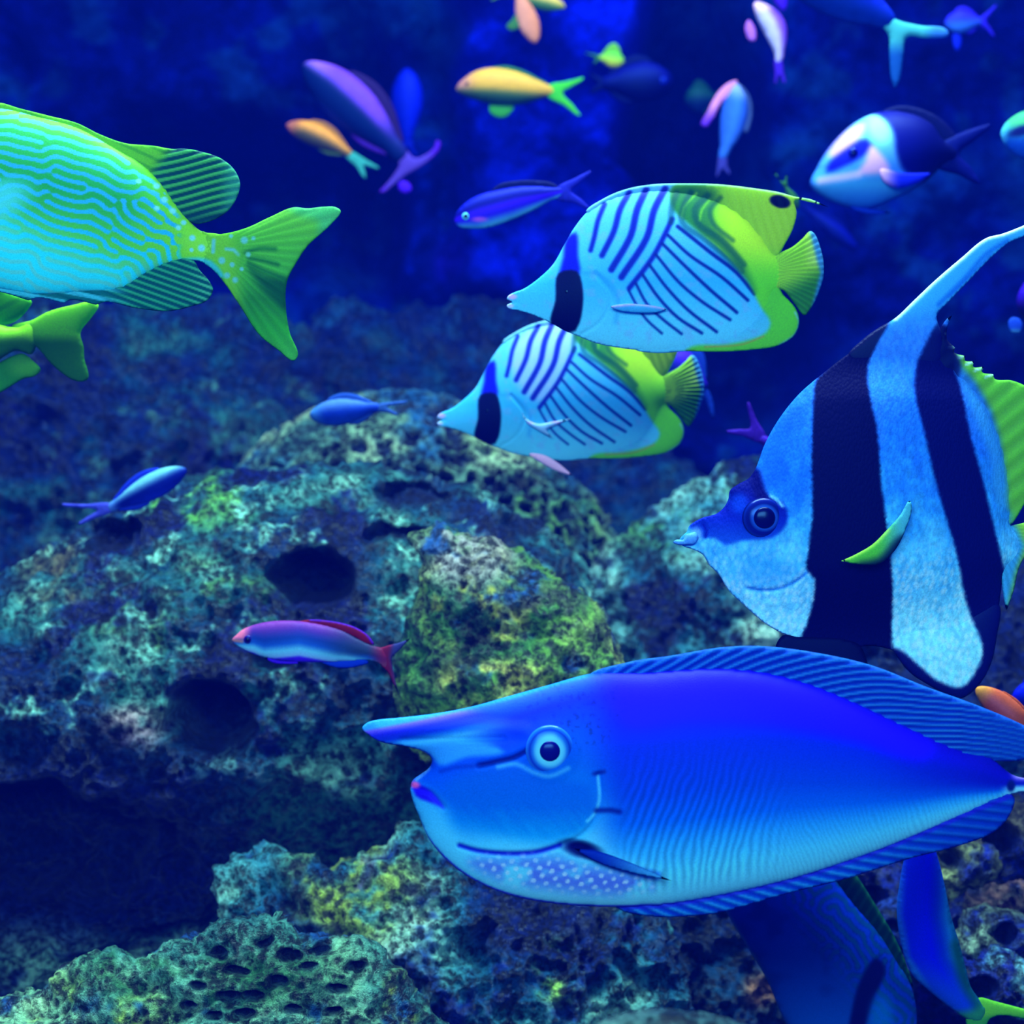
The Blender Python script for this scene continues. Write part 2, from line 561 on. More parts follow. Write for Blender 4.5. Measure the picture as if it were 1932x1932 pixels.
def build_rocks():
    # back wall of the tank: a rough rock face
    nx, nz = 420, 420
    xs = np.linspace(-2.0, 2.0, nx); zs = np.linspace(-1.5, 1.9, nz)
    XX, ZZ = np.meshgrid(xs, zs)
    x = XX.ravel(); z = ZZ.ravel()
    d0 = 4.75
    big = fbm(x * 2.2 + 5, z * 1.5, x * 0, 4, 51); med = fbm(x * 8, z * 8, x * 0, 5, 52)
    y = d0 - .75 * (big - .5) - .25 * (med - .5)
    PX = 966 + x * F / d0; PY = 966 - z * F / d0
    # a smooth pillar bulging from the face
    pil = sstep(820, 900, PX) * (1 - sstep(1195, 1245, PX + .25 * (PY - 60) * (PY < 330))) * (1 - sstep(520, 640, PY))
    y = y - .28 * pil
    # deep clefts
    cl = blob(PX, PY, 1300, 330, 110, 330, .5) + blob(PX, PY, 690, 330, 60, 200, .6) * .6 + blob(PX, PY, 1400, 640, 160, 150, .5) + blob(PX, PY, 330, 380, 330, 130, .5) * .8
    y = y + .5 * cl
    f = fbm(x * 5, z * 5, x * 0, 4, 53)
    c = ramp(f, [(.3, (0, 4, 84)), (.5, (0, 10, 112)), (.62, (0, 24, 120)), (.8, (6, 50, 120))])
    c = mix(c, (3, 20, 200), pil * (.8 + .15 * sstep(.4, .6, f)))
    c = mix(c, (0, 22, 170), blob(PX, PY, 800, 420, 130, 260, .6) * .6)
    c = mix(c, (40, 15, 225), blob(PX, PY, 850, 480, 34, 40, .7) * .6)
    c = mix(c, (0, 50, 95), region([(560, -60), (760, -40), (860, 30), (880, 130), (830, 160), (780, 90), (640, 40)], PX, PY, 25) * .6)
    c = mix(c, (6, 52, 115), sstep(.56, .7, fbm(x * 14, z * 14, x * 0, 4, 57)) * (1 - pil) * .7)
    c = mix(c, (0, 2, 70), np.clip(cl, 0, 1) * .55)  # clefts darkened too, their shade is part of the wall colour
    vs = np.stack([x, y, z], 1)
    idx = np.arange(nx * nz).reshape(nz, nx)
    fs = np.stack([idx[:-1, :-1].ravel(), idx[:-1, 1:].ravel(), idx[1:, 1:].ravel(), idx[1:, :-1].ravel()], 1)
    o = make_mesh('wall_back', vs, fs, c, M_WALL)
    o['kind'] = 'structure'
    # bed of the tank
    nx, ny = 260, 260
    xs = np.linspace(-2.0, 2.0, nx); ys = np.linspace(.9, 5.2, ny)
    XX, YY = np.meshgrid(xs, ys)
    x = XX.ravel(); y = YY.ravel()
    z = FLOOR_Z + .05 * (fbm(x * 6, y * 6, x * 0, 5, 71) - .5)
    c = ramp(fbm(x * 9, y * 9, x * 0, 4, 72), [(.3, (0, 20, 80)), (.6, (10, 60, 100)), (.8, (70, 120, 120))])
    idx = np.arange(nx * ny).reshape(ny, nx)
    fs = np.stack([idx[:-1, :-1].ravel(), idx[:-1, 1:].ravel(), idx[1:, 1:].ravel(), idx[1:, :-1].ravel()], 1)
    o = make_mesh('floor', np.stack([x, y, z], 1), fs, c, M_ROCK)
    o['kind'] = 'structure'

    rock('rock', 'dark teal reef rock slope at the left behind the big boulder', [(-260, 700), (-120, 600), (60, 560), (200, 575), (330, 560), (450, 590), (540, 640), (600, 700), (650, 770), (640, 900), (560, 1200), (300, 1420), (-100, 1480), (-300, 1200)], 3.7, 200, 7,
         pal([(.25, (0, 10, 70)), (.45, (0, 28, 88)), (.56, (6, 62, 98)), (.66, (22, 90, 96)), (.8, (60, 120, 110))], [((70, 130, 120), 22, .58, .72, 5), ((0, 8, 85), 5, .5, .62, 6)], 3), .05, 6, 12, ridged=.05)
    rock('rock', 'dark blue reef rock below the striped butterflyfish, behind the honeycomb boulder', [(560, 760), (640, 560), (760, 590), (900, 570), (1010, 600), (1150, 720), (1300, 880), (1420, 960), (1400, 1200), (1000, 1350), (650, 1200)], 4.1, 120, 7,
         pal(DEEP, [((15, 70, 120), 16, .55, .7, 15)], 13), .05, 6, 22)
    rock('coral_boulder', 'rounded boulder pitted like honeycomb under the lower striped butterflyfish', [(400, 960), (440, 890), (500, 822), (560, 785), (640, 750), (720, 735), (800, 737), (880, 752), (960, 800), (1040, 860), (1110, 925), (1150, 975), (1172, 1030), (1180, 1120), (1150, 1250), (1000, 1400), (700, 1450), (480, 1300), (400, 1100)], 2.98, 220, 4,
         pal([(.25, (30, 75, 90)), (.45, (62, 112, 100)), (.55, (95, 140, 110)), (.7, (150, 185, 145))], [((80, 140, 60), 8, .42, .6, 25, (1050, 900, 2.75, 160, 150)), ((20, 80, 130), 7, .5, .7, 26)], 23), .004, 10, 32, cat='coral rock',
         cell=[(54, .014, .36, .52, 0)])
    rock('rock', 'pale speckled rock behind the mouth of the bannerfish', [(1118, 1100), (1140, 1050), (1200, 1000), (1290, 925), (1360, 880), (1430, 862), (1520, 860), (1640, 900), (1760, 980), (1960, 1080), (2100, 1200), (2100, 1500), (1700, 1650), (1300, 1600), (1140, 1400), (1105, 1200)], 2.88, 170, 5,
         pal([(.3, (15, 80, 120)), (.42, (50, 130, 150)), (.52, (110, 180, 175)), (.66, (165, 220, 205))], [((0, 16, 80), 15, .50, .60, 35), ((70, 140, 70), 9, .5, .62, 36, (1300, 960, 2.5, 190, 90)), ((10, 50, 70), 30, .56, .66, 38), ((0, 20, 90), 6, .1, .2, 39, (1920, 1150, 2.5, 260, 260))], 33), .02, 9, 42, ridged=.02)
    rock('coral_boulder', 'huge teal boulder with dark hollows filling the left middle of the picture', [(-320, 1250), (-200, 1140), (-80, 1100), (0, 1082), (80, 1045), (150, 1005), (220, 955), (300, 918), (380, 905), (450, 893), (560, 887), (650, 884), (740, 890), (820, 905), (900, 932), (980, 970), (1060, 1025), (1105, 1068), (1122, 1120), (1130, 1180),
          (1140, 1320), (1150, 1450), (1080, 1560), (900, 1640), (700, 1680), (450, 1740), (200, 1850), (-100, 1900), (-320, 1700)], 2.55, 390, 4.2,
         pal([(.28, (0, 22, 74)), (.42, (4, 46, 84)), (.5, (14, 72, 92)), (.58, (40, 110, 108)), (.7, (110, 178, 155))],
             [((100, 150, 40), 12, .42, .58, 45, (340, 1160, 2.25, 170, 80)), ((90, 170, 70), 14, .45, .6, 46, (360, 950, 2.4, 130, 50)), ((120, 200, 180), 30, .56, .68, 47), ((0, 12, 78), 10, .55, .66, 48),
              ((160, 150, 150), 18, .3, .5, 49, (235, 1385, 2.25, 60, 45)), ((0, 8, 70), 6, .2, .32, 50, (120, 1600, 2.3, 420, 190)), ((20, 70, 60), 7, .35, .5, 51, (660, 1560, 2.3, 260, 110)), ((90, 90, 60), 16, .4, .6, 52, (90, 1090, 2.3, 110, 60))], 43),  # broad navy patch low left paints the shadow under the overhang
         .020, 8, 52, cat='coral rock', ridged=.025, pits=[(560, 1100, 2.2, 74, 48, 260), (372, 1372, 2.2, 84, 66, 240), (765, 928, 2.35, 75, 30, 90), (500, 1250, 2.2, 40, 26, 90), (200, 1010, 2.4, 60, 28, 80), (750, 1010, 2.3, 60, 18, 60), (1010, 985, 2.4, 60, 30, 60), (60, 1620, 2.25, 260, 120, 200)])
    rock('coral_boulder', 'mossy green and tan lump against the right of the huge boulder', [(760, 1340), (752, 1260), (765, 1180), (790, 1110), (782, 1050), (778, 1008), (800, 988), (835, 980), (900, 1000), (975, 1035), (1050, 1080), (1110, 1130), (1150, 1190), (1170, 1250), (1172, 1330), (1120, 1440), (950, 1480), (800, 1430)], 2.22, 165, 4,
         pal([(.3, (20, 60, 60)), (.45, (45, 110, 50)), (.56, (85, 145, 45)), (.7, (150, 180, 90))],
             [((150, 158, 152), 14, .28, .48, 65, (880, 1040, 2.1, 110, 72)), ((160, 170, 60), 16, .44, .6, 66, (900, 1150, 2.1, 110, 90)), ((60, 70, 50), 12, .46, .58, 67, (980, 1220, 2.1, 150, 110)), ((20, 70, 130), 10, .56, .66, 68), ((180, 190, 90), 20, .4, .55, 69, (925, 1290, 2.1, 110, 40))], 63),
         .016, 9, 62, cat='coral rock', ridged=.02)
    rock('rock', 'knobbly teal rock ridge directly below the head of the unicornfish', [(425, 1700), (452, 1650), (500, 1622), (560, 1608), (610, 1630), (660, 1620), (700, 1596), (745, 1570), (785, 1552), (830, 1560), (900, 1600), (980, 1650), (1100, 1680), (1200, 1690), (1260, 1760), (1290, 1900), (1320, 2150), (1250, 2330), (800, 2360), (450, 2330), (400, 2000), (420, 1800)], 2.17, 200, 4.5,
         pal([(.28, (0, 40, 95)), (.42, (15, 85, 120)), (.52, (50, 130, 140)), (.62, (110, 180, 160)), (.74, (160, 215, 190))],
             [((130, 165, 60), 12, .46, .6, 75, (640, 1740, 1.95, 130, 90)), ((0, 30, 110), 9, .5, .62, 76), ((90, 80, 150), 14, .45, .6, 77, (620, 1690, 1.95, 80, 50)), ((0, 22, 90), 6, .15, .3, 78, (1010, 1800, 1.95, 120, 60)), ((150, 215, 90), 25, .4, .55, 79, (1060, 1920, 1.9, 50, 60))], 73),
         .022, 10, 72, cat='rock', ridged=.035)
    rock('coral_rock', 'rough pale coral rock with oval cells in the bottom left corner', [(-180, 1960), (-60, 1890), (40, 1868), (95, 1862), (130, 1822), (190, 1798), (250, 1800), (300, 1778), (360, 1768), (420, 1748), (450, 1735), (520, 1750), (600, 1770), (680, 1790), (740, 1830), (790, 1880), (850, 1940), (880, 2100), (800, 2450), (300, 2520), (-150, 2480), (-220, 2150)], 1.86, 160, 4,
         pal([(.3, (20, 75, 90)), (.45, (60, 130, 115)), (.56, (110, 175, 135)), (.7, (160, 215, 165))],
             [((130, 170, 60), 14, .45, .6, 85, (180, 1920, 1.8, 130, 60)), ((30, 90, 50), 14, .42, .56, 86, (380, 1850, 1.8, 220, 60)), ((10, 60, 120), 10, .58, .68, 87), ((200, 225, 60), 20, .35, .5, 88, (760, 1900, 1.8, 40, 50))], 83),
         .018, 11, 82, cat='coral rock', ridged=.02, pits=[(366, 1883, 1.78, 17, 9, 34), (422, 1899, 1.78, 24, 9, 34), (472, 1899, 1.78, 22, 9, 34), (515, 1877, 1.78, 20, 9, 34), (571, 1855, 1.78, 18, 9, 34), (627, 1890, 1.78, 25, 9, 34), (434, 1852, 1.78, 23, 9, 34), (397, 1827, 1.78, 21, 9, 34), (546, 1922, 1.78, 19, 9, 34), (484, 1812, 1.78, 17, 9, 34), (590, 1827, 1.78, 24, 9, 34), (456, 1928, 1.78, 22, 9, 34), (621, 1927, 1.78, 20, 9, 34), (347, 1914, 1.78, 18, 9, 34), (534, 1834, 1.78, 25, 9, 34), (658, 1859, 1.78, 23, 9, 34), (397, 1930, 1.78, 21, 9, 34)])
    rock('rock', 'dark blue column of rock between the ridge and the diving rabbitfish', [(1180, 1650), (1230, 1600), (1330, 1600), (1420, 1650), (1480, 1760), (1500, 1900), (1480, 2100), (1400, 2200), (1250, 2200), (1180, 2000), (1170, 1800)], 2.35, 140, 5,
         pal(DEEP, [((60, 130, 130), 22, .6, .7, 95), ((150, 110, 80), 16, .4, .55, 96, (1452, 1900, 2.2, 40, 36))], 93), .02, 9, 92, ridged=.02)
    # rubble at the lower right, each lump with its own hollow
    rub = [
        ('grey-brown coral lump with a round hole under the rear belly of the unicornfish', (1892, 1585), 92, 66, 2.25, (110, 110, 85), (1888, 1583), 28),
        ('olive coral lump with a small hole beside the upright blue fish', (1812, 1640), 62, 52, 2.2, (120, 140, 90), (1797, 1625), 22),
        ('pale coral lump with a dark round hole low at the right edge', (1895, 1772), 88, 62, 2.15, (95, 125, 105), (1900, 1762), 22),
        ('tan ridged coral lump at the right edge between two pierced lumps', (1915, 1690), 75, 52, 2.35, (95, 75, 70), (1850, 1690), 12),
        ('blue-grey coral knob low in the right corner above the green tail', (1880, 1850), 90, 56, 2.05, (70, 120, 130), (1860, 1868), 24),
        ('violet-blue coral knob between the maze-lined fish and the upright blue fish', (1650, 1680), 70, 66, 2.3, (50, 50, 150), (1640, 1690), 24),
        ('dark blue coral knob left of the upright blue fish, below the violet knob', (1690, 1745), 50, 44, 2.25, (30, 60, 150), (1690, 1750), 12),
    ]
    rock('rock', 'deep blue rubble bank filling the lower right behind the pierced coral lumps', [(1440, 1700), (1520, 1600), (1650, 1540), (1800, 1500), (1960, 1480), (2150, 1560), (2200, 1900), (2150, 2150), (1700, 2180), (1500, 2100), (1430, 1900)], 2.5, 130, 5,
         pal([(.3, (0, 10, 75)), (.5, (8, 30, 110)), (.6, (30, 60, 130)), (.75, (90, 120, 130))], [((110, 120, 80), 16, .56, .66, 105), ((40, 30, 160), 12, .55, .65, 106)], 103), .035, 11, 102, ridged=.04, cell=[(22, .02, .2, .45, 1)])
    for k, (lab, (x, y), rx, ry, dd, cc, (hx, hy), hr) in enumerate(rub):
        out = []
        rg = np.random.default_rng(200 + k)
        for j in range(12):
            a = 2 * math.pi * j / 12
            r = 1 + .16 * rg.standard_normal()
            out.append((x + rx * r * math.cos(a), y + ry * r * math.sin(a)))
        c0 = np.array(cc, float)
        rock('coral_lump', lab, out, dd, (rx + ry) * .45, 3.6, pal([(.3, tuple(c0 * .45)), (.5, tuple(c0 * .9)), (.65, tuple(np.minimum(c0 * 1.5, 255)))], [((10, 30, 130), 18, .5, .62, 110 + k)], 120 + k), .010, 14, 130 + k, cat='coral',
             group='pierced coral lumps on the rubble bank', ridged=.02, pits=[(hx, hy, dd - .03, hr, hr * .9, hr * 2.2)])
    rock('rock', 'blurred olive stone right at the bottom edge, nearest of all the rocks', [(1060, 1990), (1120, 1935), (1200, 1908), (1290, 1905), (1370, 1918), (1440, 1945), (1500, 2000), (1520, 2150), (1300, 2450), (1100, 2450), (1030, 2150)], 1.25, 120, 9,
         pal([(.3, (50, 90, 90)), (.6, (80, 125, 110)), (.8, (110, 150, 125))], [], 143), .004, 10, 142)

# ================================================================== UNICORNFISH
def build_unicornfish():
    d = 1.58; org = (1300, 1500)
    root = thing('unicornfish', 'large blue unicornfish with a long pointed horn and pale cyan belly, nearest the glass', 'fish', P(*org, d))
    body_o = [(683, 1374), (692, 1364), (707, 1359), (753, 1354), (821, 1346), (890, 1333), (958, 1314), (1033, 1293), (1110, 1272),
              (1150, 1268), (1206, 1268), (1318, 1260), (1417, 1263), (1516, 1285), (1615, 1324), (1713, 1370), (1812, 1414), (1865, 1427), (1911, 1462),
              (1935, 1468), (1975, 1462), (1985, 1480), (1975, 1505), (1935, 1494), (1908, 1499), (1812, 1540), (1713, 1583), (1601, 1625), (1483, 1662),
              (1351, 1691), (1253, 1707), (1157, 1711), (1048, 1705), (970, 1691), (924, 1675), (877, 1650), (840, 1620), (809, 1582),
              (790, 1539), (779, 1511), (774, 1486), (779, 1472), (793, 1461), (809, 1449), (815, 1437), (812, 1427), (797, 1417),
              (769, 1409), (716, 1399), (697, 1388)]
    bot = smooth([(700, 1390), (774, 1486), (809, 1582), (877, 1650), (970, 1691), (1157, 1711), (1351, 1691), (1601, 1625), (1812, 1540), (1935, 1494)], False, 20)
    top = smooth([(683, 1374), (821, 1346), (958, 1314), (1110, 1272), (1206, 1268), (1318, 1260), (1417, 1263), (1516, 1285), (1615, 1324), (1713, 1370), (1812, 1414), (1911, 1462), (1975, 1475)], False, 20)

    def col(X, Y):
        yt = np.interp(X, top[:, 0], top[:, 1])
        yb = np.interp(X, bot[:, 0], bot[:, 1]) if True else 0
        v = np.clip((Y - yt) / np.maximum(yb - yt, 20), 0, 1)
        c = ramp(v, [(0, (18, 22, 225)), (.05, (28, 10, 250)), (.20, (12, 16, 250)), (.30, (0, 36, 215)), (.5, (0, 62, 210)),
                     (.62, (0, 92, 225)), (.72, (30, 150, 240)), (.84, (70, 200, 250)), (1, (110, 222, 252))])
        # tail end darker navy back
        c = mix(c, (8, 10, 170), sstep(1600, 1880, X) * (1 - sstep(.35, .75, v)) * .8)
        # soft edge of the violet saddle
        sad = region([(1130, 1300), (1290, 1272), (1420, 1272), (1520, 1292), (1640, 1350), (1760, 1405), (1740, 1430), (1600, 1392), (1430, 1362), (1290, 1356), (1180, 1362)], X, Y, 16)
        c = mix(c, (26, 8, 255), sad * .75)
        # head colours
        hm = 1 - sstep(1085, 1180, X)
        hc = ramp((Y - yt) / 330.0, [(0, (20, 95, 225)), (.12, (15, 40, 240)), (.3, (0, 70, 225)), (.5, (0, 92, 215)), (.62, (0, 120, 225)), (.8, (60, 190, 245)), (1, (120, 222, 250))])
        c = mix(c, hc, hm)
        # chin and throat: cyan
        ch = region([(770, 1480), (835, 1515), (870, 1570), (960, 1588), (1040, 1585), (1090, 1560), (1150, 1600), (1250, 1650), (1250, 1725), (900, 1720), (760, 1600)], X, Y, 22)
        c = mix(c, ramp((Y - 1480) / 220.0, [(0, (40, 165, 240)), (.4, (70, 200, 248)), (.8, (90, 212, 252)), (1, (115, 222, 252))]), ch * .9)
        # cheek: mid blue disc
        ck = region([(850, 1475), (900, 1450), (980, 1440), (1060, 1460), (1110, 1470), (1125, 1520), (1100, 1560), (1040, 1580), (960, 1570), (890, 1545)], X, Y, 18)
        c = mix(c, ramp((Y - 1450) / 125.0 + .25 * (fbm((X + Y) / 40, (X - Y) / 9, seed=14) - .5), [(0, (0, 84, 212)), (.5, (0, 92, 212)), (.8, (0, 125, 222)), (1, (10, 150, 235))]), ck * .92)
        # horn: violet-pink sheen above, dark middle, bright under edge
        hn = region([(675, 1376), (700, 1352), (820, 1338), (900, 1340), (960, 1350), (985, 1378), (930, 1398), (840, 1402), (760, 1408), (700, 1402)], X, Y, 8)
        hv = (Y - yt) / 52.0
        hcol = ramp(hv, [(0, (50, 120, 240)), (.14, (110, 90, 240)), (.35, (30, 40, 235)), (.6, (8, 50, 215)), (.75, (20, 110, 225)), (.92, (60, 175, 240)), (1.3, (40, 160, 240))])
        c = mix(c, hcol, hn * (1 - sstep(860, 980, X)) )
        c = mix(c, (45, 160, 235), region([(750, 1400), (860, 1400), (940, 1404), (950, 1412), (880, 1424), (830, 1440), (812, 1425)], X, Y, 7) * .8)
        c = mix(c, (0, 10, 120), stroke([(905, 1438), (940, 1430), (970, 1422), (1000, 1405), (1018, 1395)], X, Y, 7, 4))
        c = mix(c, (0, 40, 170), stroke([(832, 1452), (860, 1443), (905, 1438)], X, Y, 6, 5) * .7)
        c = mix(c, (70, 180, 240), stroke([(940, 1440), (975, 1434), (1005, 1448), (1035, 1455), (1070, 1440)], X, Y, 7, 5) * .7)
        # gill edge
        c = mix(c, (70, 190, 245), stroke([(1125, 1455), (1127, 1500), (1118, 1525), (1105, 1538)], X, Y, 5, 3))
        c = mix(c, (0, 20, 130), stroke([(1122, 1518), (1150, 1517), (1165, 1520)], X, Y, 9, 5) * .9)
        c = mix(c, (0, 20, 130), stroke([(1118, 1450), (1136, 1446)], X, Y, 7, 4) * .8)
        # lower jaw line
        c = mix(c, (5, 18, 190), stroke([(868, 1590), (900, 1598), (960, 1602), (1010, 1598), (1055, 1584)], X, Y, 8, 4))
        # mouth
        c = mix(c, (25, 10, 225), region([(778, 1478), (790, 1478), (815, 1490), (838, 1520), (820, 1512), (785, 1500)], X, Y, 5))
        c = mix(c, (235, 90, 190), blob(X, Y, 783, 1480, 9, 6, .6))
        c = mix(c, (110, 190, 245), stroke([(786, 1470), (800, 1458), (810, 1448)], X, Y, 5, 3) * .8)
        # gill pocket behind the jaw
        c = mix(c, (2, 5, 90), blob(X, Y, 1095, 1592, 34, 15, .5, .25))
        c = mix(c, (0, 40, 190), stroke([(1115, 1600), (1170, 1625), (1235, 1642)], X, Y, 14, 8) * .7)
        c = mix(c, (40, 160, 240), (1 - sstep(2, 9, Y - yt)) * (1 - sstep(1090, 1130, X)) * .8)  # pale rim light along forehead and horn top, painted into the skin
        # fine vertical flank creases
        nv = fbm(X / 50, Y / 90, seed=4, octv=3)
        cr = np.cos((X + 14 * np.sin((Y - 1500) / 60) + 26 * nv + (Y - 1500) * .14) / 15.5 * 2 * math.pi)
        w = sstep(1150, 1200, X) * (1 - sstep(1370, 1520, X)) * sstep(1370, 1520, Y) * (1 - sstep(.86, .97, v))
        c = c * (1 + .13 * (cr * w)[:, None])
        cr2 = np.cos((X * .92 - (Y - 1600) * .35 + 30 * nv) / 8.5 * 2 * math.pi)
        w2 = sstep(1380, 1500, X) * sstep(.55, .7, v)
        c = c * (1 + .05 * (cr2 * w2)[:, None])
        # throat spots: mauve ground with pale dots
        pz = region([(890, 1622), (960, 1612), (1050, 1610), (1110, 1625), (1190, 1640), (1230, 1665), (1150, 1680), (1040, 1670), (950, 1655)], X, Y, 22)
        c = mix(c, (70, 85, 225), pz * .75 * sstep(.25, .5, fbm(X / 40, Y / 40, seed=9)))
        jx = X + 9 * fbm(X / 30, Y / 30, seed=15, octv=2); jy = Y + 9 * fbm(X / 30, Y / 30, seed=16, octv=2)
        dots = np.cos(2 * math.pi * (jx + .45 * jy) / 27.0) * np.cos(2 * math.pi * (jy - .25 * jx) / 27.0)
        c = mix(c, (170, 220, 252), sstep(.25, .7, dots) * pz * .85)
        # violet rim under the belly
        c = mix(c, (45, 15, 250), (1 - sstep(3, 8, np.abs(yb - Y))) * sstep(790, 840, X) * (1 - sstep(1200, 1260, X)) * .9)
        c = mix(c, (60, 25, 235), (1 - sstep(1, 5, np.abs(yb - Y))) * sstep(1200, 1260, X) * .6)
        # peduncle
        c = mix(c, (120, 215, 250), sstep(1880, 1912, X) * sstep(1478, 1488, Y))
        c = mix(c, (190, 170, 245), sstep(1900, 1925, X) * (1 - sstep(1462, 1478, Y)) * .9)
        c = mix(c, (0, 20, 110), blob(X, Y, 1906, 1482, 8, 11, .4))
        # mottled freckles of the forehead
        fr = fbm(X / 7, Y / 7, seed=21, octv=2)
        c = c * (1 - .3 * (sstep(.58, .75, fr) * region([(980, 1330), (1110, 1285), (1180, 1285), (1170, 1360), (1100, 1400), (1000, 1360)], X, Y, 20))[:, None])
        return c

    def disp(X, Y, h):
        h = h - 5 * stroke([(868, 1590), (900, 1598), (960, 1602), (1010, 1598), (1055, 1584)], X, Y, 8, 6)
        h = h - 4 * stroke([(1127, 1450), (1130, 1500), (1122, 1530), (1100, 1560), (1060, 1584)], X, Y, 6, 5)
        h = h - 7 * stroke([(905, 1438), (940, 1430), (970, 1422), (1000, 1405)], X, Y, 8, 6)
        h = h - 12 * blob(X, Y, 1095, 1592, 34, 13, .6, .25)
        h = h - 6 * stroke([(778, 1486), (812, 1492), (838, 1518)], X, Y, 7, 6)
        h = h + 5 * blob(X, Y, 1036, 1408, 46, 46, .4)
        h = h + 5 * stroke([(720, 1378), (820, 1372), (920, 1368), (990, 1372)], X, Y, 20, 12)
        h = h - 5 * stroke([(760, 1396), (860, 1392), (950, 1388)], X, Y, 8, 6)
        return h
    body = inflate('body', body_o, d, 80, 3.3, col, M_SKIN, root, org, .58, disp)

    def finc(base, tip, ang, per):
        def f(X, Y):
            r = rays(X, Y, ang, per, 1, 3, .8)
            c = mix(flat(len(X), base), tip, sstep(.1, .95, r) * .85)
            c = mix(c, (8, 12, 150), sstep(.2, 1, -r) * .5)
            return c
        return f
    dors = [(1112, 1275), (1187, 1249), (1266, 1237), (1364, 1221), (1437, 1219), (1549, 1233), (1647, 1256), (1746, 1295), (1845, 1331), (1931, 1368),
            (1972, 1392), (1968, 1420), (1931, 1434), (1880, 1436), (1812, 1428), (1713, 1390), (1615, 1345), (1516, 1305), (1417, 1284), (1318, 1284), (1206, 1292), (1140, 1296)]
    dtop = smooth([(1112, 1275), (1187, 1249), (1266, 1237), (1364, 1221), (1437, 1219), (1549, 1233), (1647, 1256), (1746, 1295), (1845, 1331), (1931, 1368), (1975, 1392)], False, 15)
    def rayph(X, Y):
        # rays sweep backwards: steep lines near the front, flatter behind
        sl = np.interp(X, [1120, 1350, 1600, 1932], [.42, .40, .16, .10])
        yt = np.interp(X, dtop[:, 0], dtop[:, 1])
        return (Y - 1250 + sl * (X - 1300) - .33 * (X - 1400) * sstep(1500, 1900, X))
    def dph(X, Y):
        a = (X * .35 + Y) if False else 0
        yt = np.interp(X, dtop[:, 0], dtop[:, 1])
        return np.cos(2 * math.pi * ((X + (Y - yt) * (2.6 + 1.6 * sstep(1400, 1950, X))) / 41.0))
    def dcol(X, Y):
        yt = np.interp(X, dtop[:, 0], dtop[:, 1])
        r = dph(X, Y)
        c = mix(flat(len(X), (0, 62, 205)), (40, 140, 235), sstep(0, 1, r) * .9)
        c = mix(c, (5, 15, 165), sstep(.1, 1, -r) * .65)
        c = mix(c, (30, 120, 225), (1 - sstep(3, 10, Y - yt)) * .7)
        c = mix(c, (10, 80, 200), sstep(1800, 1900, X) * .6)
        return c
    inflate('dorsal_fin', dors, d, 7, 4.0, dcol, M_FIN, root, org, .3, lambda X, Y, h: h * (1 + .45 * dph(X, Y)))
    anal = [(1150, 1700), (1173, 1718), (1220, 1728), (1272, 1730), (1351, 1723), (1483, 1687), (1601, 1657), (1713, 1621), (1812, 1595), (1878, 1568), (1906, 1536), (1914, 1505),
            (1900, 1495), (1812, 1528), (1713, 1568), (1601, 1610), (1483, 1645), (1351, 1675), (1253, 1692)]
    atop = smooth([(1157, 1711), (1253, 1707), (1351, 1691), (1483, 1662), (1601, 1625), (1713, 1583), (1812, 1540), (1915, 1497)], False, 15)
    def aph(X, Y):
        yt = np.interp(X, atop[:, 0], atop[:, 1])
        return np.cos(2 * math.pi * ((X - (Y - yt) * 1.9) / 33.0))
    def acol(X, Y):
        yt = np.interp(X, atop[:, 0], atop[:, 1])
        r = aph(X, Y)
        c = mix(flat(len(X), (0, 85, 215)), (40, 160, 240), sstep(0, 1, r) * .8)
        c = mix(c, (10, 20, 190), sstep(.1, 1, -r) * .5)
        c = mix(c, (0, 50, 190), sstep(1550, 1850, X) * .6)
        c = mix(c, (40, 30, 230), (1 - sstep(2, 7, np.abs(Y - yt))) * .7)
        return c
    inflate('anal_fin', anal, d, 6, 4.0, acol, M_FIN, root, org, .3, lambda X, Y, h: h * (1 + .45 * aph(X, Y)))
    tail = [(1960, 1458), (2010, 1400), (2080, 1330), (2095, 1345), (2075, 1420), (2068, 1484), (2080, 1560), (2100, 1640), (2085, 1650), (2010, 1570), (1960, 1510)]
    inflate('tail_fin', tail, d, 8, 9, lambda X, Y: mix(flat(len(X), (70, 170, 240)), (30, 60, 210), sstep(0, 1, fan(X, Y, 1930, 1484, 30)) * .6), M_FIN, root, org, .35)
    # folded pectoral fin, seen nearly edge on
    pf = inflate('pectoral_fin', [(1080, 1588, 1), (1120, 1592), (1180, 1612), (1262, 1648, 1), (1190, 1634), (1120, 1612)], d, 4, 4,
                 lambda X, Y: mix(flat(len(X), (0, 45, 190)), (70, 190, 245), sstep(1110, 1230, X) * .85), M_FIN, root, org, .4, yoff=-76)
    def iris(q):
        return ramp(q, [(0, (90, 200, 235)), (.45, (95, 205, 238)), (.60, (70, 185, 235)), (.72, (20, 100, 215)), (.80, (6, 30, 170)), (.88, (15, 80, 210)), (1, (30, 120, 225))])
    add_eye(root, body, 1036, 1408, 45, 19, d, org, iris, (3, 6, 110), flatten=.32, ry=47)
    return root

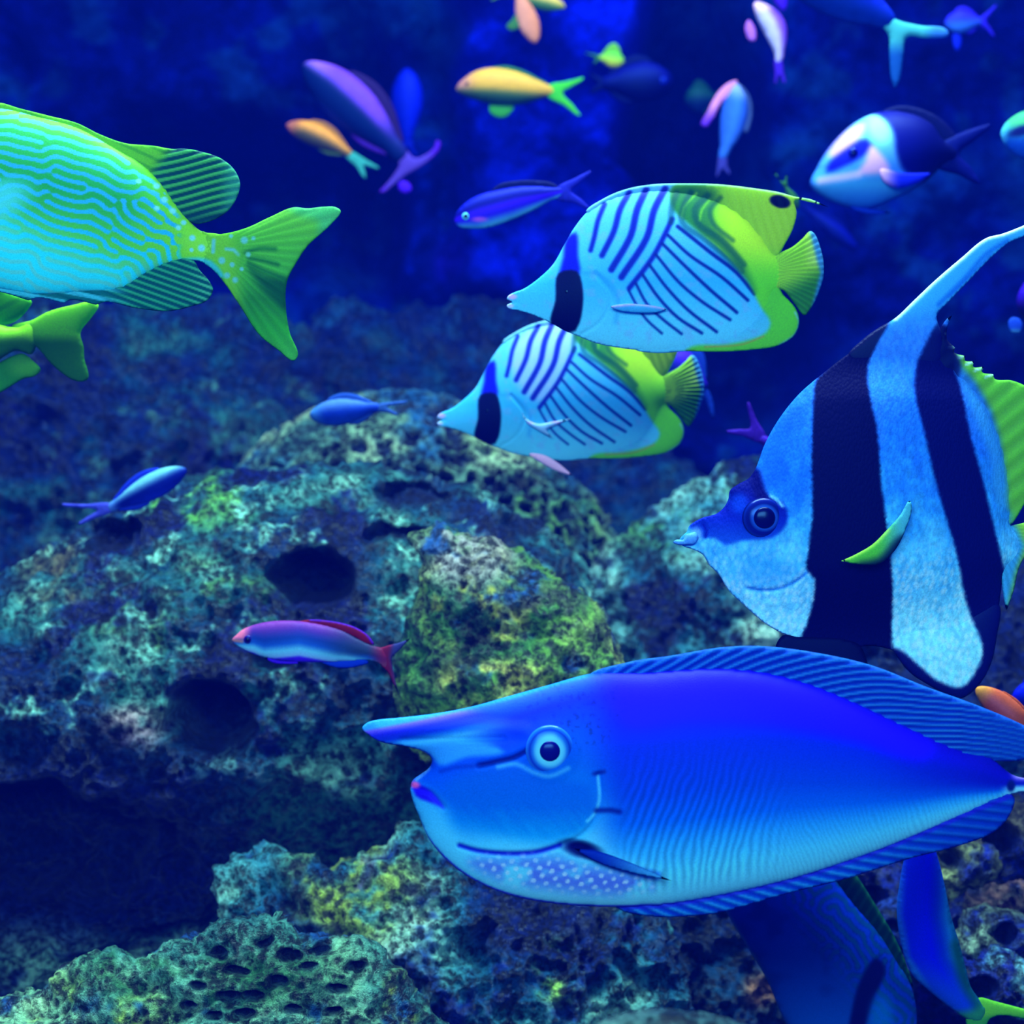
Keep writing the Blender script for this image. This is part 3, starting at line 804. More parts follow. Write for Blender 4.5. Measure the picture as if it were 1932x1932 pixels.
# ================================================================== BANNERFISH
def build_bannerfish():
    d = 1.72; org = (1690, 960)
    root = thing('bannerfish', 'tall black and white banded bannerfish with a long trailing fin and yellow tail', 'fish', P(*org, d))
    body_o = [(1280, 1022), (1286, 1012), (1296, 1003), (1299, 994), (1308, 986), (1325, 977), (1352, 969), (1366, 957), (1374, 942), (1377, 926), (1392, 914), (1413, 902), (1424, 887),
              (1443, 838), (1468, 793), (1507, 744), (1552, 705), (1600, 668), (1650, 640), (1700, 635), (1750, 655), (1800, 690), (1850, 745), (1885, 810), (1904, 890), (1908, 960), (1906, 990),
              (1925, 1005), (1935, 1030), (1922, 1055), (1896, 1075), (1888, 1120), (1880, 1180), (1868, 1235), (1845, 1275), (1815, 1290), (1780, 1275), (1740, 1250), (1699, 1232), (1650, 1219),
              (1600, 1222), (1550, 1218), (1507, 1206), (1468, 1191), (1438, 1172), (1404, 1142), (1374, 1113), (1355, 1083), (1338, 1066), (1325, 1046), (1306, 1036), (1290, 1031)]
    W1, W2, BLK = (45, 150, 240), (115, 225, 250), (3, 4, 62)
    b1 = [(1556, 700), (1542, 712), (1532, 760), (1527, 818), (1524, 892), (1524, 965), (1517, 1039), (1515, 1074), (1529, 1090), (1529, 1137), (1517, 1187), (1502, 1215), (1470, 1200), (1460, 1270),
          (1660, 1300), (1684, 1240), (1683, 1218), (1679, 1137), (1670, 1064), (1660, 990), (1650, 916), (1645, 818), (1633, 744), (1635, 695), (1650, 655), (1662, 630), (1675, 605), (1640, 600)]
    b2 = [(1770, 610), (1745, 650), (1726, 695), (1719, 744), (1733, 818), (1748, 892), (1768, 965), (1792, 1039), (1812, 1113), (1832, 1167), (1852, 1226), (1838, 1268), (1812, 1296), (1770, 1285), (1735, 1258),
          (1700, 1228), (1682, 1222), (1700, 1262), (1760, 1320), (1850, 1340), (1920, 1240), (1910, 1110), (1893, 1073), (1881, 1039), (1861, 965), (1842, 892), (1822, 818), (1808, 730), (1800, 690), (1808, 640)]
    eyeb = [(1374, 940), (1372, 920), (1424, 888), (1430, 915), (1444, 935), (1470, 948), (1480, 975), (1470, 1000), (1450, 1015), (1425, 1018), (1395, 1020), (1365, 1028), (1348, 1015), (1325, 1015), (1308, 1003), (1298, 992), (1320, 972), (1352, 962)]
    def col(X, Y):
        n = fbm(X / 22, Y / 40, seed=31, octv=4)
        n2 = fbm(X / 5, Y / 9, seed=33, octv=2)
        t = np.clip((Y - 700) / 480 + (n - .5) * .5, 0, 1)
        c = ramp(t, [(0, (45, 125, 240)), (.3, (25, 110, 232)), (.5, (40, 150, 238)), (.75, (80, 195, 245)), (1, (125, 228, 250))])
        c = c * (.92 + .16 * sstep(.3, .7, n2))[:, None]
        # scale rows: pale flecks on the lower flanks
        f1, f2 = worley((X + Y * .12) / 9.0, Y / 15.0, X * 0 + .3, 17)
        c = mix(c, (190, 245, 250), (1 - sstep(.25, .6, f1)) * .6 * sstep(980, 1120, Y))
        c = mix(c, (20, 110, 225), (1 - sstep(.25, .6, f1)) * .35 * (1 - sstep(900, 1060, Y)))
        # forehead panel
        c = mix(c, (15, 85, 225), region([(1425, 890), (1445, 840), (1490, 775), (1510, 770), (1480, 850), (1470, 910), (1445, 925)], X, Y, 18) * .7)
        c = mix(c, (5, 70, 215), blob(X, Y, 1490, 920, 40, 50, .6) * .45)
        # gill cover line
        c = mix(c, (0, 70, 190), stroke([(1516, 1078), (1500, 1092), (1470, 1108), (1440, 1112), (1410, 1108)], X, Y, 4, 3) * .75)
        c = mix(c, (30, 140, 220), blob(X, Y, 1440, 1075, 55, 28, .6) * .5)
        # dark face mask
        ed = 3 + 5 * fbm(X / 4, Y / 4, seed=40, octv=2)
        mk = region(eyeb, X, Y, 5)
        fc = ramp(np.clip((Y - 890) / 130, 0, 1), [(0, (2, 4, 90)), (.45, (3, 10, 130)), (.7, (5, 30, 170)), (1, (15, 70, 200))])
        c = mix(c, fc, mk * .97)
        c = mix(c, (10, 75, 220), blob(X, Y, 1393, 950, 16, 18, .6, 0) * .6)
        c = mix(c, (110, 210, 245), stroke([(1449, 936), (1460, 943), (1470, 955)], X, Y, 5, 3) * .9)
        c = mix(c, (2, 4, 90), stroke([(1422, 893), (1428, 920), (1436, 945)], X, Y, 22, 7))
        # lips
        c = mix(c, (110, 185, 240), blob(X, Y, 1313, 1008, 11, 13, .5) * .8)
        c = mix(c, (3, 12, 150), stroke([(1327, 990), (1333, 1002), (1331, 1014)], X, Y, 4, 3) * .8)
        c = mix(c, (3, 12, 140), stroke([(1290, 1020), (1302, 1016), (1314, 1016)], X, Y, 4, 3) * .9)
        jit = 5 * (fbm(X / 5, Y / 5, seed=50, octv=2) - .5)
        # bands
        c = mix(c, BLK, region(b1, X + jit, Y, 4))
        c = mix(c, (4, 8, 82), region(b2, X + jit, Y, 5))
        # yellow soft dorsal
        ye = region([(1800, 640), (1850, 680), (1960, 700), (2010, 800), (1980, 960), (1925, 965), (1903, 960), (1898, 900), (1888, 830), (1868, 770), (1840, 720), (1812, 690)], X, Y, 12)
        c = mix(c, (110, 205, 30), ye)
        c = mix(c, (60, 165, 225), region([(1812, 700), (1840, 740), (1875, 800), (1893, 880), (1898, 960), (1885, 960), (1860, 860), (1835, 790)], X, Y, 12) * .6)
        return c
    def thin(X, Y, h):
        f = (1 - .97 * sstep(1060, 1235, Y + .08 * (X - 1600))) * (1 - .7 * sstep(0, 110, 760 - Y + .0 * X))
        h = h * np.clip(f, .03, 1)
        h = h * (1 - .55 * (1 - sstep(1290, 1400, X)))
        h = h - 4 * stroke([(1516, 1070), (1505, 1090), (1470, 1108), (1440, 1114), (1405, 1110)], X, Y, 6, 5)
        h = h + 4 * blob(X, Y, 1436, 977, 44, 44, .4)
        h = h - 3.5 * stroke([(1327, 988), (1335, 1002), (1331, 1016)], X, Y, 5, 4)
        h = h - 4 * stroke([(1284, 1021), (1302, 1017), (1314, 1016)], X, Y, 5, 4)
        return h
    body = inflate('body', body_o, d, 70, 3.6, col, M_SCALE, root, org, .75, thin)
    ban = [(1600, 672), (1628, 640), (1655, 620), (1689, 600), (1724, 567), (1763, 530), (1812, 488), (1861, 449), (1891, 441), (1932, 425), (1985, 400), (2060, 372), (2062, 378), (1990, 412), (1932, 446),
           (1905, 458), (1871, 486), (1822, 537), (1792, 568), (1768, 596), (1780, 640), (1770, 690), (1700, 705), (1640, 700)]
    def bcol(X, Y):
        c = col(X, Y)
        c = mix(c, (50, 165, 240), sstep(610, 560, Y) if False else (1 - sstep(560, 640, Y)))
        # folded rays along the filament
        c = mix(c, (185, 235, 250), stroke([(1689, 601), (1724, 568), (1763, 531), (1812, 489), (1861, 450), (1891, 442), (1932, 426), (1985, 401)], X, Y, 9, 4))
        c = mix(c, (10, 90, 215), stroke([(1770, 575), (1820, 525), (1860, 480), (1900, 455)], X, Y, 8, 5) * .7)
        c = mix(c, (20, 100, 225), stroke([(1790, 560), (1830, 520), (1870, 480)], X, Y, 4, 3) * .7)
        c = mix(c, BLK, region([(1556, 705), (1600, 655), (1650, 618), (1682, 598), (1672, 618), (1652, 650), (1636, 690), (1632, 730), (1560, 740)], X, Y, 4))
        return c
    inflate('dorsal_banner', ban, d, 9, 3.6, bcol, M_SKIN, root, org, .35)
    soft = [(1760, 660), (1775, 618), (1788, 600), (1796, 595, 1), (1788, 616), (1787, 640), (1802, 656, 1), (1800, 664), (1822, 672, 1), (1820, 680), (1838, 682, 1), (1836, 692), (1856, 692, 1), (1853, 702), (1874, 706, 1),
            (1876, 714), (1910, 718), (1940, 732), (1965, 765), (1975, 830), (1962, 900), (1935, 948), (1902, 992), (1880, 960), (1860, 860), (1830, 780), (1780, 720)]
    def scol(X, Y):
        c = mix(col(X, Y), (105, 205, 30), sstep(-10, 25, X - np.interp(Y, [600, 700, 780, 900, 990], [1790, 1830, 1872, 1894, 1900])))
        r = rays(X, Y, .9, 30)
        c = c * (1 + .06 * r)[:, None]
        for p in ([(1770, 598), (1796, 595)], [(1785, 630), (1794, 628)], [(1790, 655), (1804, 656)], [(1806, 676), (1822, 672)], [(1822, 688), (1838, 683)], [(1838, 700), (1856, 693)], [(1858, 712), (1875, 706)]):
            c = mix(c, (170, 235, 245), stroke(p, X, Y, 5, 2, False) * .9)
        c = mix(c, (3, 10, 80), region([(1765, 620), (1785, 625), (1800, 660), (1812, 690), (1800, 720), (1770, 700)], X, Y, 6) * .8)
        return c
    inflate('soft_dorsal_fin', soft, d, 8, 3.6, scol, M_FIN, root, org, .3, lambda X, Y, h: h * (1 + .2 * rays(X, Y, .9, 30)))
    tail = [(1898, 996), (1915, 990), (1932, 986), (1975, 960), (2020, 930), (2030, 960), (2020, 1030), (2025, 1100), (2010, 1130), (1970, 1080), (1935, 1052), (1922, 1075), (1914, 1110), (1904, 1140), (1899, 1151),
            (1894, 1130), (1890, 1100), (1888, 1070), (1890, 1030)]
    def tcol(X, Y):
        c = mix(flat(len(X), (60, 175, 235)), (140, 215, 40), sstep(0, 22, X - np.interp(Y, [990, 1030, 1080, 1150], [1905, 1922, 1905, 1890])))
        return c * (1 + .08 * fan(X, Y, 1880, 1010, 40))[:, None]
    inflate('tail_fin', tail, d, 8, 4, tcol, M_FIN, root, org, .35)
    pect = [(1572, 1056, 1), (1600, 1043), (1630, 1025), (1655, 1000), (1680, 972), (1698, 945), (1702, 955), (1690, 1000), (1668, 1040), (1640, 1062), (1600, 1062)]
    def pcol(X, Y):
        c = mix(flat(len(X), (90, 215, 20)), (80, 200, 220), sstep(1625, 1690, X))
        c = mix(c, (190, 240, 90), stroke([(1575, 1055), (1602, 1043), (1632, 1025), (1658, 1000)], X, Y, 6, 4) * .8)
        c = mix(c, (5, 30, 60), region([(1600, 1062), (1640, 1050), (1680, 1010), (1705, 1010), (1690, 1070), (1620, 1080)], X, Y, 10) * .9)
        return c
    inflate('pectoral_fin', pect, d, 4, 3.5, pcol, M_FIN, root, org, .4, yoff=-92)
    pelv = [(1500, 1200, 1), (1478, 1198), (1463, 1222), (1475, 1245), (1520, 1290), (1600, 1310), (1645, 1290), (1638, 1255), (1620, 1215), (1560, 1200)]
    inflate('pelvic_fin', pelv, d, 7, 6, lambda X, Y: flat(len(X), (4, 5, 66)), M_FIN, root, org, .35)
    anal = [(1683, 1215), (1700, 1250), (1724, 1275), (1748, 1290), (1783, 1309), (1812, 1318), (1842, 1298), (1868, 1257), (1880, 1206), (1884, 1140), (1860, 1140), (1800, 1180), (1720, 1190)]
    inflate('anal_fin', anal, d, 12, 4, col, M_SKIN, root, org, .35)
    # jutting lips
    def lipc(X, Y):
        return mix(flat(len(X), (90, 175, 240)), (15, 60, 200), sstep(0, 1, fbm(X / 5, Y / 5, seed=3)) * .4)
    inflate('lips', [(1269, 1023), (1276, 1018), (1288, 1018), (1292, 1009), (1300, 1006), (1312, 1004), (1316, 1014), (1310, 1026), (1296, 1028), (1280, 1028)], d, 8, 2.5, lipc, M_SKIN, root, org, .5, yoff=-8)
    def iris(q):
        return ramp(q, [(0, (5, 15, 120)), (.5, (6, 25, 150)), (.57, (25, 85, 190)), (.62, (6, 28, 130)), (.8, (3, 10, 95)), (.9, (10, 45, 165)), (1, (2, 6, 80))])
    add_eye(root, body, 1436, 977, 40, 20, d, org, iris, (2, 3, 70), flatten=.42, ry=38)
    return root

# ================================================================== BUTTERFLYFISH
def build_butterflyfish(name, label, group, second=False):
    d = 1.88; org = (1260, 510)
    q = lambda x, y: (800 + x / 2.415, 320 + y / 2.415)
    root = thing(name, label, 'fish', P(*org, d), group)
    W = [(959, 558), (972, 551), (986, 546), (1019, 523), (1044, 498), (1065, 461), (1082, 432), (1106, 402), (1140, 378), (1181, 364), (1231, 358), (1297, 362), (1350, 375), (1400, 400), (1432, 432), (1452, 465),
         (1463, 480), (1476, 488), (1482, 514), (1478, 540), (1460, 550), (1448, 590), (1410, 630), (1350, 650), (1297, 658), (1235, 662), (1173, 657), (1123, 647), (1090, 634), (1065, 624), (1040, 610), (1007, 595), (978, 586), (958, 581), (956, 576), (966, 570), (956, 564)]
    PX = lambda L: [q(*p) for p in L]
    A = [([(822, 160), (790, 240), (775, 310), (757, 375)], 6.5), ([(935, 105), (892, 185), (862, 290), (808, 400)], 8), ([(1012, 92), (968, 190), (938, 310), (850, 465)], 9), ([(1098, 88), (1046, 190), (1010, 320), (895, 500)], 9),
         ([(1125, 235), (1080, 330), (1030, 420), (930, 550)], 7)]
    B = [([(1150, 270), (1300, 390), (1420, 480), (1500, 570)], 6), ([(1105, 310), (1200, 400), (1350, 500), (1470, 600)], 5), ([(1080, 350), (1180, 450), (1300, 560), (1420, 655)], 5), ([(1050, 400), (1150, 520), (1260, 610), (1390, 688)], 4.5),
         ([(1020, 445), (1100, 550), (1200, 650), (1330, 742)], 4.5), ([(990, 490), (1060, 590), (1150, 680), (1262, 748)], 4.5), ([(960, 530), (1010, 620), (1085, 690), (1170, 752)], 4), ([(928, 560), (960, 620), (1010, 690), (1080, 750)], 3.5)]
    G = [([(1150, 110), (1125, 180), (1120, 250)], 11), ([(1215, 105), (1180, 170), (1170, 250), (1260, 320), (1440, 470)], 11), ([(1290, 120), (1230, 190), (1240, 250), (1350, 330), (1450, 440)], 12), ([(1350, 130), (1300, 190), (1310, 250), (1400, 330)], 9)]
    yel = PX([(1180, 40), (1120, 100), (1130, 190), (1180, 240), (1330, 370), (1470, 520), (1530, 620), (1580, 700), (1560, 745), (1480, 780), (1380, 800), (1200, 822), (1190, 870), (1700, 880), (1900, 700), (1900, 100), (1600, 0)])
    def col(X, Y):
        n = fbm(X / 18, Y / 18, seed=61, octv=3)
        t = np.clip((Y - 350) / 310, 0, 1)
        c = ramp(t, [(0, (90, 190, 248)), (.35, (75, 190, 250)), (.6, (50, 180, 245)), (.85, (85, 210, 250)), (1, (100, 220, 252))])
        c = mix(c, (120, 175, 240), sstep(.55, .75, n) * .4)
        if second:
            c = mix(c, (190, 190, 245), region(PX([(800, 200), (1000, 90), (1120, 100), (1080, 330), (930, 520), (800, 400)]), X, Y, 14) * .55)
        c = mix(c, (30, 130, 230), stroke(PX([(640, 480), (800, 490), (880, 600), (870, 700)]), X, Y, 7, 6) * .35)
        for p, w in A:
            c = mix(c, (8, 24, 170), stroke(PX(p), X, Y, w * 1.35, 3.4) * .95)
        for p, w in B:
            c = mix(c, (4, 30, 140), stroke(PX(p), X, Y, w * 1.25, 2.6) * .95)
        g = region(yel, X, Y, 6)
        gt = ramp(np.clip((X - 1300) / 160, 0, 1), [(0, (90, 190, 10)), (.5, (165, 225, 0)), (1, (175, 232, 0))])
        gt = mix(gt, (100, 222, 0), sstep(450, 540, Y))
        gt = mix(gt, (0, 75, 70), region(PX([(1120, 90), (1330, 100), (1310, 230), (1460, 460), (1500, 560), (1330, 400), (1180, 260), (1110, 200)]), X, Y, 14) * .62)
        gt = mix(gt, (120, 210, 30), stroke(PX([(1165, 250), (1180, 180), (1240, 110)]), X, Y, 4, 3) * .9)
        gt = mix(gt, (120, 210, 30), stroke(PX([(1190, 265), (1330, 360), (1440, 470)]), X, Y, 4, 3) * .9)
        gt = mix(gt, (120, 210, 30), stroke(PX([(1250, 240), (1262, 190), (1300, 140)]), X, Y, 4, 3) * .7)
        c = mix(c, gt, g)
        for p, w in G:
            c = mix(c, (0, 62, 75), stroke(PX(p), X, Y, w, 4) * .55)
        # pale margin along the back
        c = mix(c, (150, 225, 235), stroke([(1106, 398), (1140, 374), (1181, 357), (1231, 349), (1297, 347), (1359, 349), (1421, 356), (1471, 364), (1529, 377), (1564, 391)], X, Y, 5, 3) * .8)
        # anal margin
        c = mix(c, (120, 215, 235), stroke([(1500, 590), (1508, 606), (1500, 631), (1471, 651)], X, Y, 5, 3) * .9)
        c = mix(c, (225, 130, 60), stroke([(1330, 655), (1400, 650), (1440, 635)], X, Y, 3, 2) * .5)
        # eye band
        c = mix(c, (12, 18, 205), region(PX([(650, 310), (690, 290), (700, 400), (705, 480), (620, 490), (635, 400)]), X, Y, 6))
        c = mix(c, (2, 3, 62), region(PX([(612, 475), (695, 470), (722, 560), (722, 620), (708, 700), (690, 735), (655, 747), (578, 705), (598, 600)]), X, Y, 3))
        # spot
        if not second:
            c = mix(c, (0, 5, 60), blob(X, Y, 1471, 381, 20, 12, .18, .25))
        else:
            c = mix(c, (0, 5, 60), blob(X, Y, 1471, 381, 20, 12, .18, .25))
        c = mix(c, (240, 170, 240), blob(X, Y, 966, 560, 9, 5, .5) * .8)
        c = mix(c, (225, 190, 250), blob(X, Y, 962, 577, 7, 4, .5) * .7)
        return c
    def disp(X, Y, h):
        h = h * (1 - .45 * (1 - sstep(960, 1090, X)))
        return h - 2.5 * stroke(PX([(780, 480), (850, 590), (800, 700), (720, 750)]), X, Y, 5, 4) - 3 * stroke([(952, 571), (972, 570)], X, Y, 4, 3)
    body = inflate('body', W, d, 40, 2.7, col, M_SKIN, root, org, .8, disp)
    dors = [(1106, 399), (1140, 374), (1181, 357), (1231, 348), (1297, 346), (1359, 348), (1421, 355), (1471, 363), (1500, 371), (1529, 376), (1564, 391, 1), (1530, 382), (1500, 378), (1503, 403), (1496, 432), (1483, 457), (1464, 484),
            (1440, 480), (1400, 440), (1350, 400), (1290, 385), (1200, 385), (1130, 410)]
    inflate('dorsal_fin', dors, d, 6, 2.7, col, M_FIN, root, org, .3, lambda X, Y, h: h * (1 + .15 * rays(X, Y, -.3, 16)))
    ana = [(1467, 540), (1478, 556), (1490, 568), (1502, 583), (1508, 606), (1500, 631), (1471, 651), (1421, 660), (1359, 664), (1297, 663), (1235, 666), (1200, 660), (1260, 635), (1350, 620), (1410, 590), (1440, 555)]
    inflate('anal_fin', ana, d, 6, 2.7, col, M_FIN, root, org, .3)
    tail = [(1458, 486), (1478, 474), (1496, 465), (1514, 450), (1529, 436), (1536, 440), (1547, 465), (1553, 490), (1554, 519), (1545, 552), (1533, 577), (1518, 595), (1498, 572), (1478, 548), (1460, 542)]
    def tc(X, Y):
        c = mix(flat(len(X), (150, 225, 10)), (190, 240, 110), sstep(1505, 1540, X) * (1 - sstep(490, 520, Y)))
        c = mix(c, (25, 120, 20), sstep(512, 560, Y + .5 * (X - 1500)) * .85)
        c = mix(c, (60, 150, 235), sstep(1541, 1552, X + .25 * np.abs(Y - 515)) * .9)
        r = fan(X, Y, 1430, 515, 70)
        return c * (1 + .10 * r)[:, None]
    inflate('tail_fin', tail, d, 7, 2.8, tc, M_FIN, root, org, .3, lambda X, Y, h: h * (1 + .25 * fan(X, Y, 1430, 515, 70)))
    pec = [(1150, 583), (1175, 577), (1205, 578), (1238, 582), (1256, 588, 1), (1235, 594), (1195, 594), (1165, 590)] if not second else [(1145, 556), (1153, 570), (1178, 584), (1215, 580), (1255, 574, 1), (1220, 588), (1200, 598), (1212, 616, 1), (1180, 598), (1155, 580)]
    inflate('pectoral_fin', pec, d, 3.2, 2.5, lambda X, Y: mix(flat(len(X), (60, 185, 245) if not second else (150, 210, 250)), (225, 160, 225), stroke([(1150, 583), (1200, 579), (1250, 586)], X, Y, 4, 3) * .8), M_FIN, root, org, .4, yoff=-40)
    if second:
        inflate('pelvic_fin', [(1160, 650), (1190, 652), (1225, 672), (1258, 702, 1), (1222, 690), (1185, 670)], d, 4, 2.5, lambda X, Y: mix(flat(len(X), (245, 200, 240)), (60, 150, 240), stroke([(1170, 662), (1215, 690), (1255, 704)], X, Y, 5, 3)), M_FIN, root, org, .4, yoff=-14)
    add_eye(root, body, *q(655, 560), 11, 6, d, org, lambda r: ramp(r, [(0, (3, 5, 80)), (.8, (5, 12, 100)), (1, (2, 3, 60))]), (1, 1, 30), dy=1.6, flatten=.35)
    return root

# ================================================================== MAZE PATTERN (reaction-diffusion)
def maze(w, h, wave, seed, ux, uy, bias=1.0):
    """Swift-Hohenberg stripes on a w x h raster with the given wavelength; ux, uy give a preferred phase"""
    rg = np.random.default_rng(seed)
    yy, xx = np.mgrid[0:h, 0:w]
    u = .25 * rg.standard_normal((h, w)) + bias * .6 * np.cos(2 * math.pi * uy(xx, yy) / wave)
    kx = np.fft.fftfreq(w) * 2 * math.pi; ky = np.fft.fftfreq(h) * 2 * math.pi
    K2 = (kx[None, :] ** 2 + ky[:, None] ** 2) * (wave / (2 * math.pi)) ** 2
    Lk = .35 - (1 - K2) ** 2
    dt = .5
    for i in range(60):
        u = np.real(np.fft.ifft2((np.fft.fft2(u - dt * u ** 3)) / (1 - dt * Lk)))
        u = np.clip(u, -2, 2)
    return u / np.abs(u).max()

def sample(R, X, Y, x0, y0, st):
    fx = np.clip((X - x0) / st, 0, R.shape[1] - 1.001); fy = np.clip((Y - y0) / st, 0, R.shape[0] - 1.001)
    i = fx.astype(int); j = fy.astype(int); u = fx - i; v = fy - j
    return (R[j, i] * (1 - u) + R[j, i + 1] * u) * (1 - v) + (R[j + 1, i] * (1 - u) + R[j + 1, i + 1] * u) * v

# ================================================================== RABBITFISH
def build_rabbitfish():
    d = 1.72; org = (80, 400)
    root = thing('rabbitfish', 'green rabbitfish with wavy blue lines and forked tail, cut by the left edge', 'fish', P(*org, d))
    q = lambda x, y: (x / 2.76, 150 + y / 2.76)
    top = [(-330, 420), (-300, 370), (-240, 310), (-170, 260), (-90, 218), (0, 204), (72, 220), (145, 240), (217, 279), (272, 311), (308, 349), (344, 400), (380, 436)]
    bot = [(384, 496), (362, 491), (319, 497), (272, 519), (236, 542), (145, 552), (72, 556), (0, 545), (-90, 530), (-180, 505), (-260, 470), (-315, 440)]
    body_o = top + [(410, 441), (436, 447), (446, 490), (436, 524), (417, 520)] + bot
    tp = np.array(top); bt = np.array(bot[::-1])
    st = 2.0
    def phase(xx, yy):
        X = xx * st - 360; Y = yy * st + 180
        yt = np.interp(X, tp[:, 0], tp[:, 1]); yb = np.interp(X, bt[:, 0], bt[:, 1])
        v = (Y - yt) / np.maximum(yb - yt, 40)
        mid = (yt + yb) / 2
        # lines run nearly parallel to the back above and level below
        return (Y - np.interp(X, [-360, 0, 200, 300, 400], [-40, 0, 45, 95, 160])) / st + 14 * (fbm(X / 26.0, Y / 30.0, octv=3, seed=9) - .5) * 3.4 / st
    R = maze(410, 200, 18.5 / st, 5, None, phase, .42)
    def col(X, Y):
        yt = np.interp(X, tp[:, 0], tp[:, 1]); yb = np.interp(X, bt[:, 0], bt[:, 1])
        v = np.clip((Y - yt) / np.maximum(yb - yt, 30), 0, 1)
        g = ramp(v, [(0, (110, 220, 10)), (.12, (50, 180, 80)), (.4, (30, 160, 55)), (.7, (80, 200, 40)), (1, (80, 205, 80))])
        g = mix(g, (110, 210, 5), sstep(230, 350, X))
        b = ramp(v, [(0, (80, 210, 200)), (.3, (40, 165, 215)), (.7, (30, 185, 225)), (1, (40, 215, 245))])
        m = sample(R, X, Y, -360, 180, st)
        c = mix(g, b, sstep(.0, .34, m) * (1 - sstep(330, 352, X)))
        # cyan belly with faint lines
        w = sstep(.45, .85, v + .0012 * (60 - X))
        bel = mix(flat(len(X), (40, 228, 245)), (110, 205, 185), sstep(.0, .5, -m) * .55)
        c = mix(c, bel, w * (1 - sstep(300, 385, X) * .3))
        c = mix(c, (70, 215, 225), blob(X, Y, 5, 385, 62, 34, .6, -.3) * .85)
        # brighter margin of the back and tail root
        edge = np.clip(1 - (Y - yt) / 13.0, 0, 1)
        c = mix(c, (110, 215, 10), sstep(150, 260, X) * sstep(0, .6, edge) * .9)
        tr = sstep(338, 372, X)
        c = mix(c, mix(flat(len(X), (120, 215, 0)), (50, 170, 40), sstep(420, 470, X) * .5), tr)
        c = mix(c, (60, 205, 235), region([(290, 512), (362, 486), (400, 492), (425, 525), (400, 522), (362, 500)], X, Y, 5) * .9)
        # scattered pale-blue dots
        for (x, y, r) in [(734, 540, 5), (822, 560, 6), (863, 630, 6), (828, 680, 5), (905, 688, 6), (960, 748, 5), (935, 778, 5), (1005, 828, 6), (1052, 880, 7), (1000, 890, 4), (1158, 945, 7), (1212, 967, 5), (1185, 1022, 6),
                          (1228, 1046, 6), (1275, 840, 7), (1322, 830, 4), (1205, 818, 4), (1262, 990, 4)]:
            c = mix(c, (110, 215, 215), blob(X, Y, *q(x, y), r, r, .4))
        c = mix(c, (110, 215, 215), stroke([q(1115, 840), q(1112, 900)], X, Y, 8, 3, False))
        c = mix(c, (110, 215, 215), stroke([q(1180, 885), q(1220, 890), q(1245, 915)], X, Y, 7, 3, False))
        return c
    def disp(X, Y, h):
        return h * (1 - .35 * sstep(280, 420, X))
    body = inflate('body', body_o, d, 58, 2.7, col, M_SKIN, root, org, .65, disp)
    dors = [(-240, 312), (-200, 262), (-90, 205), (0, 194), (36, 204), (91, 218), (145, 232), (188, 253), (236, 270), (290, 275), (326, 281), (345, 280), (380, 286), (417, 299), (442, 320), (453, 346), (446, 375), (428, 400), (395, 418), (366, 422),
            (340, 405), (300, 352), (262, 315), (210, 285), (145, 250), (72, 232), (0, 218), (-90, 232), (-170, 275)]
    def drph(X, Y):
        return np.cos(2 * math.pi * ((Y + .22 * X) / 14.5 + .15 * np.sin(X / 30)))
    def dcol(X, Y):
        r = drph(X, Y)
        c = mix(flat(len(X), (10, 75, 80)), (70, 190, 90), sstep(-.5, .6, r))
        c = mix(c, (70, 190, 160), sstep(405, 445, X) * .6)
        c = mix(c, (5, 60, 75), sstep(380, 420, Y) * .6)
        s = 1 - sstep(300, 335, X + .8 * (Y - 285))
        c2 = mix(flat(len(X), (110, 212, 10)), (50, 150, 20), sstep(.2, .9, np.cos(2 * math.pi * (X - 2.2 * Y) / 46)) * .5)
        c = mix(c, c2, s)
        return c
    inflate('dorsal_fin', dors, d, 6, 2.7, dcol, M_FIN, root, org, .3, lambda X, Y, h: h * (1 + .35 * drph(X, Y) * sstep(290, 330, X)))
    anal = [(-90, 520), (-60, 545), (0, 551), (54, 567, 1), (70, 562), (120, 572, 1), (135, 566), (181, 575, 1), (200, 570), (254, 581), (319, 587), (362, 578), (391, 567), (402, 547), (391, 525), (377, 510), (366, 492), (340, 482), (319, 490), (272, 510), (236, 530), (145, 540), (72, 545), (0, 532)]
    def aph(X, Y):
        return np.cos(2 * math.pi * ((Y - .36 * X) / 12.5))
    def acol(X, Y):
        r = aph(X, Y)
        c = mix(flat(len(X), (5, 85, 90)), (45, 175, 120), sstep(-.4, .7, r))
        c = mix(c, (90, 205, 160), sstep(345, 395, X) * sstep(.0, .8, r) * .7)
        k = 1 - sstep(180, 260, X)
        c = mix(c, mix(flat(len(X), (10, 110, 110)), (60, 200, 225), sstep(-.1, .6, np.cos(2 * math.pi * (Y - .20 * X) / 21))), k)
        return c
    inflate('anal_fin', anal, d, 6, 2.7, acol, M_FIN, root, org, .3, lambda X, Y, h: h * (1 + .3 * aph(X, Y)))
    tail = [(380, 437), (400, 442), (427, 440), (467, 429), (510, 409), (554, 391), (580, 393), (610, 390), (634, 391), (643, 398), (623, 425), (580, 465), (558, 498), (542, 530), (540, 585), (547, 628), (562, 672), (554, 681), (525, 661), (489, 632),
            (453, 578), (420, 530), (400, 508), (384, 495), (375, 465)]
